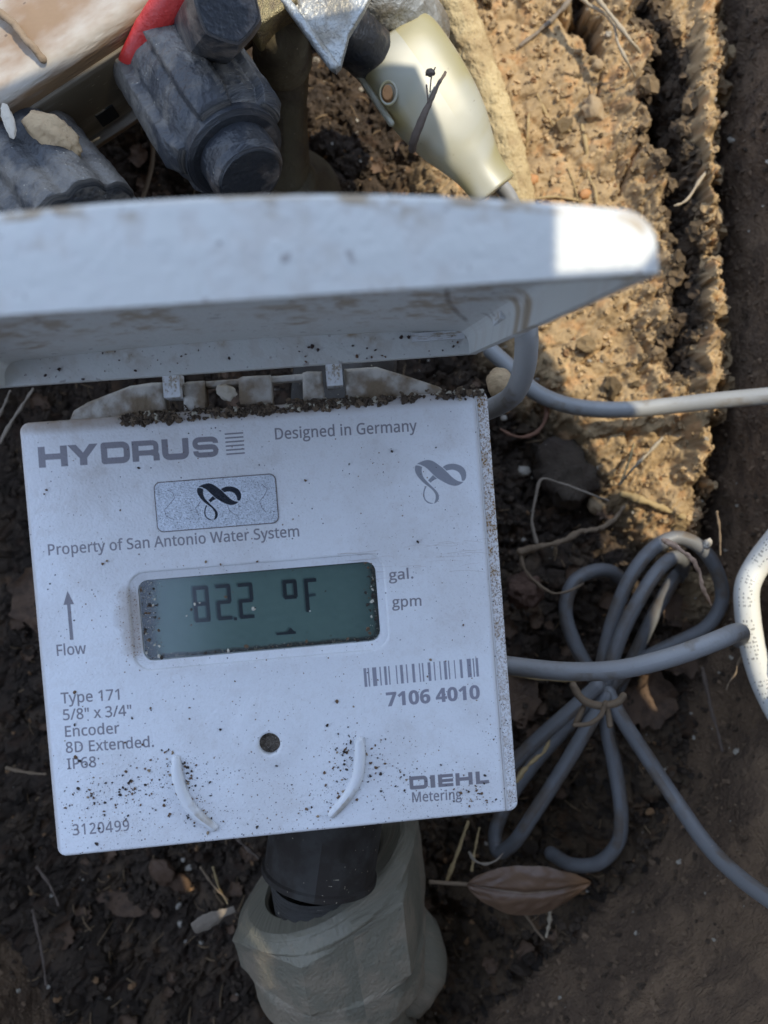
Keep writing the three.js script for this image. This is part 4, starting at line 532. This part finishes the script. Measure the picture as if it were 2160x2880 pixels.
tag(obj('red_lever', sweep([[-0.0399,0.096,-0.1175],[-0.0463,0.093,-0.1124],[-0.0503,0.09,-0.1106],[-0.0544,0.086,-0.1085],[-0.0585,0.082,-0.1053],[-0.0618,0.077,-0.1046]], (t) => lerp(0.0038, 0.0026, t), { nT: 60, nR: 24, flat: 0.5, up: [0.4, 1, 0.4], bump: 0.0002, bumpScale: 160 }), M.red), 'red plastic lever between the off-white box and the black connector', 'lever');
{
  const g = thing('riser_fitting', 'upright dirt-coated pipe fitting with a domed cap, right of the large black connector', 'pipe fitting', [-0.0291,0.012,-0.1006]);
  obj('riser', into(sweep([[-0.0293,0.018,-0.0984], [-0.0264,0.054,-0.1254]], (t) => 0.0061 + 0.0003 * Math.sin(t * 9), { nT: 60, nR: 36, straight: true, cap: 'flat', bump: 0.0004, bumpScale: 150 }), g), M.oliveDirt, g);
  const l = new THREE.LatheGeometry([[0.0001, 0.012], [0.0068, 0.0115], [0.0088, 0.009], [0.0092, 0.005], [0.0142, 0.0015], [0.0152, -0.002], [0.0145, -0.02]].map((q) => new THREE.Vector2(...q)).reverse(), 48); l.translate(...[-0.0287,0.013,-0.0997]); obj('flange', into(l, g), M.oliveDirt, g);
  obj('cap', into(sweep([[-0.0268,0.055,-0.1197], [-0.0258,0.067,-0.1187]], (t) => 0.0078 - 0.0008 * t, { nT: 20, nR: 40, straight: true, cap: 'round', bump: 0.0003, bumpScale: 150 }), g), M.oliveDirt, g);
  const b = new RoundedBoxGeometry(0.0125, 0.011, 0.013, 3, 0.0007); b.rotateY(0.6); b.translate(...[-0.0289,0.075,-0.1221]); obj('brass_lug', into(b, g), M.brass, g);
}
{
  const g = thing('metal_bracket', 'crumpled grey galvanized bracket ending in a sharp V point at the top', 'bracket', [-0.012,0.075,-0.1146]);
  const s = new THREE.Shape([[-0.0253,0.078,-0.1264],[-0.0236,0.078,-0.1214],[-0.0126,0.078,-0.1062],[-0.0115,0.078,-0.1055],[-0.0108,0.078,-0.1062],[-0.0089,0.078,-0.1134],[-0.0051,0.078,-0.1197],[-0.0017,0.078,-0.1264]].map((p) => new THREE.Vector2(p[0], -p[2]))), e = new THREE.ExtrudeGeometry(s, { depth: 0.002, bevelThickness: 0.0005, bevelSize: 0.0006, bevelSegments: 3 }); e.rotateX(-Math.PI / 2); e.translate(0, 0.076, 0);
  { const u = e.attributes.uv; for (let i = 0; i < u.count; i++) u.setXY(i, u.getX(i) / TILE, u.getY(i) / TILE); } obj('plate', into(e, g), M.zinc, g);
  obj('folded_edge', into(sweep([[-0.0238,0.08,-0.121], [-0.0119,0.08,-0.1048]], 0.0012, { nT: 20, nR: 12, straight: true, bump: 0.0002 }), g), M.zinc, g);
  obj('sleeve', into(sweep([[-0.0135,0.065,-0.1373],[-0.0063,0.063,-0.134],[0.0009,0.056,-0.1341],[0.0098,0.044,-0.1334]], (t) => 0.0098 - 0.0012 * t, { nT: 70, nR: 64, bump: 0.0007, bumpScale: 190 }), g), M.zinc, g);
}
tag(obj('rubber_boot', sweep([[-0.0112,0.065,-0.1229],[-0.0073,0.06,-0.1221],[-0.0019,0.052,-0.1213],[0.0029,0.048,-0.1191]], (t) => 0.0072, { nT: 50, nR: 40, bump: 0.0004, bumpScale: 200 }), M.blackSmooth), 'black rubber boot between the metal bracket and the milky connector', 'rubber boot');
{ // milky gel-filled wire connector
  const g = thing('splice_connector', 'milky translucent plastic splice connector with a necked end, dirt-flecked', 'connector', [0.0115,0.05,-0.1094]);
  const mat = new THREE.MeshPhysicalMaterial({ map: tex(256, (u, v) => lin(mix3(mix3([0.56, 0.53, 0.4], [0.5, 0.43, 0.22], sst(0.35, 0.65, nC(u, v))), [0.2, 0.15, 0.09], 0.7 * sst(0.82, 0.86, nD(u, v)) * sst(0.5, 0.6, nA(u, v)))), true), roughness: 0.38, transmission: 0.35, thickness: 0 });
  const kc = new THREE.CatmullRomCurve3([[0, 0.0113], [0.06, 0.0122], [0.22, 0.0125], [0.42, 0.0119], [0.6, 0.0104], [0.74, 0.0083], [0.85, 0.0068], [0.93, 0.0064], [1, 0.0065]].map(([a, b]) => new THREE.Vector3(a, b, 0))).getPoints(80), R = (t) => { for (let i = 0; i < 80; i++) if (t <= kc[i + 1].x) return lerp(kc[i].y, kc[i + 1].y, clamp((t - kc[i].x) / (kc[i + 1].x - kc[i].x + 1e-9))); return 0.0064; };
  const box = (a) => 1 / Math.pow(Math.pow(Math.abs(Math.cos(a)), 3.4) + Math.pow(Math.abs(Math.sin(a)), 3.4), 1 / 3.4);
  obj('shell', into(sweep([[0.0017,0.052,-0.1256], [0.0305,0.044,-0.0891]], R, { nT: 90, nR: 72, section: (a, t) => lerp(box(a), 1.06, sst(0.6, 0.9, t)), flat: 0.62, straight: true, cap: 'flat', up: [0.12, 1, 0], bump: 0.00003, bumpScale: 110 }), g), mat, g);
  const ring = new THREE.TorusGeometry(0.0027, 0.0004, 10, 40); ring.rotateX(Math.PI / 2); ring.scale(0.8, 1, 1.1); ring.translate(...[0.0011,0.0578,-0.1092]); obj('port_ring', into(ring, g), mat, g);
  const d = new THREE.CylinderGeometry(0.0016, 0.0018, 0.0016, 24); d.scale(0.8, 1, 1.2); d.translate(...[0.0009,0.0578,-0.1091]); obj('port_plug', into(d, g), M.orangeStone, g);
  obj('rib', into(sweep([[-0.0064,0.054,-0.1156], [0.0019,0.0532,-0.1035]], 0.0009, { nT: 16, nR: 12, straight: true }), g), mat, g);
  tag(obj('twig', mergeGeometries([sweep([[0.0157,0.0615,-0.1127],[0.0138,0.062,-0.1092],[0.0116,0.0625,-0.1044],[0.01,0.0622,-0.1009],[0.0078,0.059,-0.0964],[0.0075,0.055,-0.0958]], (t) => lerp(0.0004, 0.0011, sst(0, 0.8, t)), { nT: 50, nR: 10, bump: 0.0002, bumpScale: 400 }), sweep([[0.0112,0.0635,-0.1043],[0.0108,0.0635,-0.1084]], 0.00025, { nT: 8, nR: 6 }), sweep([[0.0117,0.0635,-0.1068],[0.0121,0.0635,-0.1107],[0.013,0.0635,-0.1129]], 0.0002, { nT: 8, nR: 6 }), stone([0.0012, 0.0009, 0.001], { at: [0.0117,0.0635,-0.1116], off: 4 })]), M.darkTwig), 'dark tapered twig lying across the milky splice connector', 'twig');
  const stub = sweep([[0.0319,0.037,-0.0948],[0.0358,0.035,-0.091],[0.0381,0.033,-0.0866],[0.0391,0.03,-0.0793]], 0.0022, { nT: 30, nR: 18 }); tag(obj('cable', stub, M.cable), 'short grey cable end coming out of the milky connector neck', 'cable');
}
tag(obj('conduit', sweep([[0.0159,0.018,-0.1705],[0.0199,0.018,-0.1596],[0.0262,0.016,-0.1454],[0.0327,0.014,-0.1288],[0.038,0.012,-0.1141],[0.0419,0.01,-0.0991],[0.0443,0.008,-0.0817]], 0.0058, { nT: 120, nR: 40, bump: 0.0008, bumpScale: 220 }), M.conduit), 'tan soil-crusted conduit running down beside the milky connector', 'conduit');
tag(obj('wire', sweep([[-0.0702,0.025,-0.1181],[-0.0692,0.025,-0.1107],[-0.0694,0.025,-0.1043],[-0.0709,0.025,-0.0979],[-0.0724,0.025,-0.0936]], 0.0007, { nT: 30, nR: 8 }), M.root), 'thin brown wire hanging in the dark gap left of the large connector', 'wire');
// ------------------------------------------------------------------ leaf, pebbles, twigs and straw
{
  const A = V([0.0238,0.034,0.1076]), B = V([0.0607,0.03,0.1087]), pos = [], uv = [], idx = [], N = 60, K = 24, D = new THREE.Vector3().subVectors(B, A), S = new THREE.Vector3(-D.z, 0, D.x).normalize();
  for (const side of [1, -1]) for (let i = 0; i <= N; i++) for (let k = 0; k <= K; k++) {
    const t = i / N, s = (k / K) * 2 - 1, w = 0.0072 * Math.pow(Math.sin(Math.PI * Math.pow(t, 0.88)), 0.78) * (1 + 0.02 * Math.sin(t * 23)), p = A.clone().addScaledVector(D, t).addScaledVector(S, s * w);
    p.y += 0.0042 * Math.sin(Math.PI * t) - 0.0022 * s * s * Math.sin(Math.PI * t) - 0.0012 * Math.exp(-s * s * 90) + 0.0006 * fbm(t * 5, s * 2, 1, 2) + side * 0.00012; p.z += 0.0012 * Math.sin(Math.PI * t);
    pos.push(p.x, p.y, p.z); uv.push(t, k / K);
  }
  const w = K + 1, o = (N + 1) * w; for (let i = 0; i < N; i++) for (let k = 0; k < K; k++) { const a = i * w + k; idx.push(a, a + 1, a + w, a + 1, a + w + 1, a + w); idx.push(o + a, o + a + w, o + a + 1, o + a + 1, o + a + w, o + a + w + 1); }
  const g = new THREE.BufferGeometry(); g.setAttribute('position', new THREE.Float32BufferAttribute(pos, 3)); g.setAttribute('uv', new THREE.Float32BufferAttribute(uv, 2)); g.setIndex(idx); g.computeVertexNormals();
  const map = tex(512, (u, v) => { const vein = Math.abs(((u * 9 + Math.abs(v - 0.5) * 5) % 1) - 0.5), m = Math.abs(v - 0.5); let c = mix3([0.19, 0.112, 0.064], [0.12, 0.068, 0.04], nA(u, v)); c = mix3(c, [0.26, 0.13, 0.055], sst(0.72, 1, u) * 0.8); c = mix3(c, [0.27, 0.17, 0.1], 0.16 * sst(0.1, 0.02, vein)); return lin(mix3(c, [0.25, 0.18, 0.12], sst(0.02, 0.008, m))); }, true);
  const leaf = thing('oak_leaf', 'brown dried leaf lying flat below the right corner of the meter', 'leaf', A.toArray());
  obj('blade', into(g, leaf), std({ map, roughness: 0.42 }), leaf); obj('stalk', into(sweep([[0.0134,0.033,0.1072],[0.0188,0.033,0.1076],[0.0247,0.033,0.1079]], 0.0006, { nT: 20, nR: 8 }), leaf), M.root, leaf);
}
function strand(name, cat, label, P, r, mat, o = {}) { return tag(obj(name, sweep(P, (t) => r * (1 - 0.45 * t) * (0.9 + 0.2 * Math.sin(t * 17 + P.length)), { nT: 50, nR: 9, bump: r * 0.35, bumpScale: 420, ...o }), mat), label, cat); }
const onSoil = (P, lift) => P.map(([x, , z]) => [x, gh(x, z) + lift, z]);
strand('root', 'root', 'flat grey root slanting left at the top edge of the sunlit soil', onSoil([[0.0597,0.01,-0.1645],[0.0576,0.01,-0.1618],[0.0535,0.01,-0.158],[0.049,0.01,-0.1546],[0.0442,0.01,-0.1512]], 0.0012), 0.0011, M.greyRoot);
strand('root', 'root', 'thin pale root bending over the top of the sunlit cleft', [[0.0585,0.018,-0.1607],[0.0623,0.018,-0.1566],[0.0683,0.018,-0.1528],[0.0706,0.018,-0.1498],[0.0719,0.018,-0.1443],[0.0743,0.018,-0.1394],[0.0789,0.012,-0.137]], 0.0008, M.paleStraw);
strand('root', 'root', 'straight pale root right of the bent one, dropping into the cleft', [[0.0629,0.02,-0.1606],[0.0662,0.02,-0.1554],[0.0716,0.02,-0.1486],[0.0754,0.02,-0.1437],[0.0793,0.016,-0.1423]], 0.00095, M.paleStraw);
strand('straw', 'straw', 'short yellow straw lying slanted in the middle of the sunlit soil', onSoil([[0.0493,0.01,-0.1341],[0.0532,0.01,-0.1279],[0.0569,0.01,-0.1242],[0.0599,0.01,-0.1224]], 0.0007), 0.0006, M.straw);
strand('stick', 'stick', 'long upright straw stick on the sunlit soil above the lid', onSoil([[0.0637,0.01,-0.1245],[0.0648,0.01,-0.1172],[0.0662,0.01,-0.1093],[0.0676,0.01,-0.1036],[0.0683,0.01,-0.0989]], 0.0009), 0.0008, M.straw);
strand('straw', 'straw', 'half-buried upright straw left of the long straw stick', onSoil([[0.0465,0.01,-0.1279],[0.0462,0.01,-0.1228],[0.046,0.01,-0.1166]], 0.0004), 0.0006, M.straw);
strand('straw', 'straw', 'straw lying level along the top edge of the lid', onSoil([[0.0445,0.01,-0.0995],[0.0541,0.01,-0.1003],[0.0631,0.01,-0.1004],[0.0687,0.01,-0.0996]], 0.0008), 0.0005, M.straw);
strand('straw', 'straw', 'short slanted straw just left of the orange pebble', onSoil([[0.059,0.01,-0.1102],[0.0608,0.01,-0.1059],[0.0629,0.01,-0.0996]], 0.0006), 0.0004, M.straw);
strand('root', 'root', 'pale crooked rootlet hanging off the lower end of the right soil ridge', [[0.0989,0.018,-0.1045],[0.0962,0.018,-0.1006],[0.0935,0.018,-0.0964],[0.0916,0.018,-0.0949],[0.0894,0.018,-0.0942]], 0.0006, M.paleStraw);
strand('straw', 'straw', 'pale straw standing up from the lower sunlit soil', [[0.0855,0.018,-0.0227],[0.082,0.018,-0.0188],[0.0776,0.018,-0.0144],[0.074,0.012,-0.0087]], 0.0007, M.paleStraw);
strand('straw', 'straw', 'thin golden straw left of the pale one on the lower sunlit soil', [[0.0771,0.017,-0.0206],[0.0757,0.017,-0.0159],[0.0735,0.017,-0.0101]], 0.0006, M.straw);
strand('stick', 'stick', 'short thick straw stick at the lower tip of the sunlit soil', onSoil([[0.0769,0.012,-0.0058],[0.0828,0.012,-0.0034],[0.0895,0.012,-0.0009],[0.0955,0.012,0.0016]], 0.0014), 0.0015, M.straw);
strand('root', 'root', 'bent wiry grey root on the shaded soil right of the meter', [[0.0461,0.022,0.0092],[0.0448,0.022,0.0032],[0.0459,0.022,-0.0043],[0.0477,0.022,-0.0099],[0.0533,0.022,-0.0088],[0.0603,0.022,-0.0062],[0.068,0.022,-0.0034]], 0.0006, M.greyRoot);
strand('root', 'root', 'knobbly brown root lying between the meter and the coil', [[0.0418,0.018,0.0122],[0.0492,0.018,0.0104],[0.0558,0.018,0.0087],[0.0603,0.018,0.006],[0.0658,0.018,0.0052],[0.0705,0.018,0.0024],[0.0739,0.018,-0.0016]], 0.0012, M.root, { bump: 0.0007 });
strand('root', 'root', 'looping thin root below the knobbly brown one', [[0.0418,0.018,0.0127],[0.0432,0.018,0.0175],[0.047,0.018,0.0219],[0.0519,0.018,0.0249],[0.0568,0.018,0.0243],[0.0612,0.018,0.0221]], 0.0006, M.root);
strand('root', 'root', 'curved reddish rootlet under the cable at the meter top right corner', [[0.05,0.018,-0.0333],[0.0497,0.018,-0.029],[0.047,0.018,-0.0246],[0.0426,0.018,-0.023],[0.0388,0.018,-0.0238],[0.0359,0.018,-0.0254]], 0.0008, M.redRoot);
strand('fibre_strip', 'fibre', 'frayed pinkish strip of fibre draped over the top of the coil', [[0.0789,0.04,0.008],[0.0826,0.04,0.01],[0.0868,0.0395,0.0132],[0.0892,0.0385,0.0166],[0.0906,0.0375,0.0212],[0.0944,0.034,0.0267]], 0.0009, std({ color: C(0.55, 0.36, 0.24), roughness: 0.9, bumpMap: grainBump, bumpScale: 0.0006 }), { bump: 0.0005 });
strand('straw', 'straw', 'long thin straw lying level under the thick grey cable', [[0.0365,0.037,0.0464],[0.0456,0.037,0.0477],[0.0548,0.037,0.0481],[0.0639,0.037,0.0475]], 0.0005, M.straw);
strand('frond', 'dry frond', 'pale dry frond beside the lower right edge of the meter', [[0.0388,0.03,0.0789],[0.0412,0.03,0.0756],[0.0438,0.03,0.073],[0.0469,0.03,0.0704],[0.0485,0.03,0.0673]], 0.0009, M.straw, { bump: 0.0004 });
strand('straw', 'straw', 'tall straw leaning left of the brown leaf', [[0.0187,0.025,0.1107],[0.0207,0.025,0.1053],[0.023,0.025,0.099],[0.0251,0.025,0.0928]], 0.0008, M.straw);
strand('straw', 'straw', 'shorter straw just left of the brown leaf tip', [[0.0264,0.024,0.1075],[0.0273,0.024,0.1015],[0.0286,0.024,0.0951]], 0.0006, M.straw);
strand('root', 'root', 'thin grey rootlet curling over the brown leaf', [[0.0245,0.035,0.0979],[0.0261,0.035,0.1002],[0.0292,0.035,0.1012],[0.0322,0.035,0.1002],[0.0341,0.035,0.0983]], 0.0005, M.greyRoot);
strand('root', 'root', 'forked-looking rootlet below the brown leaf, left piece', [[0.0411,0.022,0.1193],[0.0441,0.022,0.1236],[0.0465,0.022,0.1272],[0.0484,0.022,0.1294]], 0.0006, M.root);
strand('root', 'root', 'forked-looking rootlet below the brown leaf, right piece', [[0.0502,0.022,0.1212],[0.05,0.022,0.1249],[0.0491,0.022,0.1285]], 0.0008, M.paleStraw);
strand('twig', 'twig', 'slanted twig at the left edge just above the meter face', [[-0.1082,0.04,-0.0195],[-0.1052,0.04,-0.025],[-0.1019,0.04,-0.03],[-0.0989,0.04,-0.0346]], 0.0007, M.greyRoot);
strand('twig', 'twig', 'thin twig left of the slanted one above the meter', [[-0.1114,0.035,-0.0261],[-0.1092,0.035,-0.0307],[-0.1075,0.035,-0.0348]], 0.0006, M.greyRoot);
strand('tendril', 'root', 'brown tendril hanging down near the right wall under the white cable', [[0.0953,0.025,0.0468],[0.0968,0.025,0.0537],[0.0981,0.025,0.0596],[0.1,0.025,0.066],[0.1013,0.025,0.0715]], 0.0007, M.darkTwig, { bump: 0.0003 });
strand('root', 'root', 'hair-thin root on the wall beside the white cable', [[0.1064,0.028,0.0416],[0.1046,0.028,0.045],[0.1039,0.028,0.0478],[0.102,0.028,0.0505],[0.1012,0.028,0.0526]], 0.0004, M.root);
strand('root', 'root', 'thin root hanging above the coil near the wall', [[0.1008,0.022,0],[0.1016,0.022,0.0054],[0.1018,0.022,0.0129]], 0.0005, M.root);
strand('twig', 'twig', 'dark forked twig among the soil at the lower left', [[-0.1037,0.025,0.1064],[-0.1,0.025,0.1117],[-0.0974,0.025,0.1176]], 0.0006, M.darkTwig);
strand('twig', 'twig', 'curved root down the lower left soil', [[-0.1064,0.022,0.1206],[-0.1044,0.022,0.1292],[-0.1031,0.022,0.1367],[-0.1023,0.022,0.1432]], 0.0006, M.darkTwig, { bump: 0.0003 });
strand('twig', 'twig', 'brown twig sticking out left of the meter outlet', [[-0.0426,0.04,0.0901],[-0.0391,0.04,0.0941],[-0.0353,0.04,0.0973]], 0.0008, M.darkTwig);
strand('straw', 'straw', 'thin straw crossing the dark hollow left of the outlet', [[-0.0537,0.03,0.1043],[-0.0501,0.03,0.1095],[-0.0459,0.03,0.1137]], 0.0005, M.root);
strand('straw', 'straw', 'pair of straws left of the meter, upper one', [[-0.1141,0.022,0.0775],[-0.1087,0.022,0.0788],[-0.1025,0.022,0.0794]], 0.0007, M.root);
strand('straw', 'straw', 'straw left of the coupling nut, long and steep', [[-0.0505,0.028,0.1052],[-0.0486,0.028,0.1115],[-0.0463,0.028,0.1157]], 0.0005, M.straw);
tag(obj('wood_chip', sweep([[-0.0563,0.028,0.1232],[-0.0505,0.028,0.1201],[-0.0442,0.028,0.1173]], (t) => 0.0021 * (0.8 + 0.3 * Math.sin(t * 5)), { nT: 30, nR: 8, flat: 0.4, cap: 'flat', bump: 0.0004, crease: 0.6 }), M.greyRoot), 'grey splintered wood chip left of the coupling nut', 'wood chip');
function pebble(label, at, size, mat, o = {}) { return tag(obj('pebble', stone(size, { at, rot: [rr(-0.3, 0.3), rr(0, 6), rr(-0.3, 0.3)], ...o }), mat), label, 'pebble'); }
const rest = (p, h) => [p[0], gh(p[0], p[2]) + h, p[2]];
pebble('largest tan stone, angular, on the sunlit soil at the top', rest([0.0676,0.01,-0.1292], 0.0022), [0.0034, 0.0026, 0.0046], M.tanStone, { rough: 0.3, rot: [0.1, 0.5, 0] });
pebble('round orange pebble on the sunlit soil just above the lid', rest([0.0649,0.01,-0.1024], 0.0008), [0.0021, 0.0012, 0.0016], M.orangeStone, { rough: 0.12 });
pebble('orange pebble beside the end of the conduit', rest([0.0469,0.01,-0.1061], 0.0008), [0.0018, 0.0014, 0.0026], M.orangeStone, { rough: 0.15 });
pebble('round tan pebble near the two pale roots', rest([0.0689,0.01,-0.1439], 0.001), [0.0018, 0.0015, 0.0019], M.tanStone, { rough: 0.12 });
pebble('pale pebble in the shaded soil right of the meter', rest([0.0472,0.015,-0.0137], 0.0012), [0.0021, 0.0014, 0.0018], M.paleStone, { rough: 0.2 });
pebble('small white pebble under the loop of grey cable', rest([0.0398,0.015,-0.0312], 0.0016), [0.0011, 0.0008, 0.001], M.paleStone, { rough: 0.15 });
pebble('cream pebble at the shade edge above the coil', rest([0.0713,0.018,-0.0022], 0.0024), [0.0036, 0.0024, 0.0032], M.tanStone, { rough: 0.2 });
pebble('brown nut-like pebble in the lower left soil', rest([-0.0688,0.02,0.1248], 0.0018), [0.0034, 0.002, 0.0042], M.brownStone, { rough: 0.1 });
pebble('dull brown pebble above the nut-like one at the lower left', rest([-0.0735,0.018,0.1192], 0.002), [0.004, 0.002, 0.0046], M.brownStone, { rough: 0.25 });
pebble('small white pebble right of the coil top', [0.0949,0.03,0.0094], [0.0016, 0.001, 0.0011], M.paleStone, { rough: 0.25 });
tag(obj('stone_chip', stone([0.0022, 0.0009, 0.0016], { at: [-0.0335,0.0985,-0.0255], rot: [0, -0.4, 0], rough: 0.22, detail: 4, off: 21 }), M.paleStone), 'pale angular stone chip caught between the hinge knuckles', 'stone');
tag(obj('soil_clod', stone([0.0034, 0.003, 0.004], { at: [0.0281,0.075,-0.0308], rot: [0.3, 0.5, 0], rough: 0.08, detail: 4, off: 31 }), M.tanStone), 'rounded tan lump behind the grey cable at the meter top right corner', 'soil clod');
tag(obj('soil_clod', stone([0.0058, 0.004, 0.0056], { at: [0.0442,0.014,0.0244], rot: [0, 0.5, 0], rough: 0.2, detail: 4, off: 41 }), std({ map: dirtMap([0.13, 0.075, 0.05], [0.09, 0.055, 0.038], 0.5, 0), roughness: 1, bumpMap: grainBump, bumpScale: 0.001 })), 'reddish brown clod between the meter and the coil', 'soil clod');
tag(obj('soil_clod', stone([0.011, 0.007, 0.012], { at: [0.0614,-0.003,-0.013], rot: [0, 0.2, 0], rough: 0.2, detail: 5, off: 51 }), std({ map: dirtMap([0.1, 0.075, 0.052], [0.07, 0.05, 0.036], 0.5, 0), roughness: 1, bumpMap: grainBump, bumpScale: 0.0012 })), 'large dark clod in the shade right of the meter face', 'soil clod');
strand('lid_twig', 'twig', 'thin dark twig caught on the rim of the open lid', [[0.0073,0.18,-0.0275],[0.0085,0.168,-0.0278],[0.0103,0.16,-0.0281],[0.0124,0.152,-0.0288]], 0.00022, M.darkTwig);
// face debris
tag(obj('seed_husk', stone([0.0009, 0.0003, 0.0019], { at: [-0.0234,0.0965,-0.0033], rot: [0, -1.1, 0], rough: 0.2, off: 61 }), M.brownStone), 'dark brown husk on the right end of the silver sticker', 'debris');
tag(obj('bark_flake', stone([0.0004, 0.00025, 0.0021], { at: [-0.0709,0.1005,0.0057], rot: [0, -1.25, 0], rough: 0.25, off: 71 }), M.darkTwig), 'dark sliver of bark at the left side of the meter face', 'debris');
// dead leaf litter
{
  const scrap = (at, size, turn, curl, off) => { const N = 14, K = 8, pos = [], idx = [], uv = []; for (const sd of [1, -1]) for (let i = 0; i <= N; i++) for (let k = 0; k <= K; k++) { const t = i / N, q = (k / K) * 2 - 1, w = 0.42 * Math.pow(Math.sin(Math.PI * clamp(t, 0.04, 0.97)), 0.6) * (1 + 0.35 * n3(t * 4, off, q > 0 ? 1 : 2)), x = (t - 0.5) * size, z = q * w * size, y = curl * size * (q * q - 0.3 + 0.5 * (t - 0.5) * (t - 0.5)) + 0.03 * size * n3(t * 3, q * 2, off) + sd * 0.00008; pos.push(at[0] + x * Math.cos(turn) - z * Math.sin(turn), at[1] + y, at[2] + x * Math.sin(turn) + z * Math.cos(turn)); uv.push(x / TILE * 3, z / TILE * 3); } const w = K + 1, o = (N + 1) * w; for (let i = 0; i < N; i++) for (let k = 0; k < K; k++) { const a = i * w + k; idx.push(a, a + 1, a + w, a + 1, a + w + 1, a + w, o + a, o + a + w, o + a + 1, o + a + 1, o + a + w, o + a + w + 1); } const g = new THREE.BufferGeometry(); g.setAttribute('position', new THREE.Float32BufferAttribute(pos, 3)); g.setAttribute('uv', new THREE.Float32BufferAttribute(uv, 2)); g.setIndex(idx); g.computeVertexNormals(); return g; };
  const lm = std({ map: dirtMap([0.15, 0.09, 0.052], [0.095, 0.058, 0.035], 0.5, 0), roughness: 0.75, bumpMap: grainBump, bumpScale: 0.0005 });
  const big = (label, p, size, turn, off) => tag(obj('dead_leaf', scrap([p[0], gh(p[0], p[2]) + 0.0025, p[2]], size, turn, 0.12, off), lm), label, 'leaf');
  big('broken brown leaf lying right of the tied middle of the coil', [0.085,0.012,0.0615], 0.026, 0.08, 1); big('brown leaf scrap half under the thick cable near the right wall', [0.1018,0.012,0.047], 0.02, -0.35, 2); big('dull leaf scrap beside the meter edge below the thick cable', [0.0447,0.012,0.0615], 0.017, 1.2, 3); big('brown leaf scrap between coil loops', [0.0991,0.01,0.0315], 0.016, 0.9, 4); big('curled leaf scrap left of the wood chip at the lower left', [-0.0872,0.012,0.1275], 0.02, 0.5, 5); big('dark leaf scrap at the left edge beside the meter', [-0.1128,0.015,0.0287], 0.022, 1.4, 6);
  const parts = []; for (let i = 0; i < 260; i++) { const x = rr(-0.125, 0.11), z = rr(-0.17, 0.175), [h, dry] = soil(x, z); if (dry > 0.4) continue; parts.push(scrap([x, h + 0.0012, z], 0.003 + 0.008 * rnd() * rnd(), rr(0, 6), rr(0.05, 0.3), i)); }
  tag(obj('leaf_litter', parts, lm), 'small brown scraps of dead leaf mixed into the shaded soil', 'litter', null, 'stuff');
}
// fine litter
{
  const parts = []; for (let i = 0; i < 900; i++) { const x = rr(-0.125, 0.11), z = rr(-0.172, 0.17), a = rr(0, 6.28), l = rr(0.001, 0.0055), h0 = gh(x, z), x1 = x + Math.cos(a) * l, z1 = z + Math.sin(a) * l, h1 = gh(x1, z1); parts.push(sweep([[x, h0 + 0.0004, z], [(x + x1) / 2, Math.max(h0, h1) + rr(0.0003, 0.001), (z + z1) / 2], [x1, h1 + 0.0004, z1]], rr(0.0001, 0.00028), { nT: 5, nR: 5, cap: 'none' })); }
  tag(obj('straw_litter', parts, std({ color: C(0.24, 0.16, 0.085), roughness: 0.9 })), 'fine bits of dry straw and rootlets strewn over the soil', 'litter', null, 'stuff');
}
renderer.render(scene, camera);
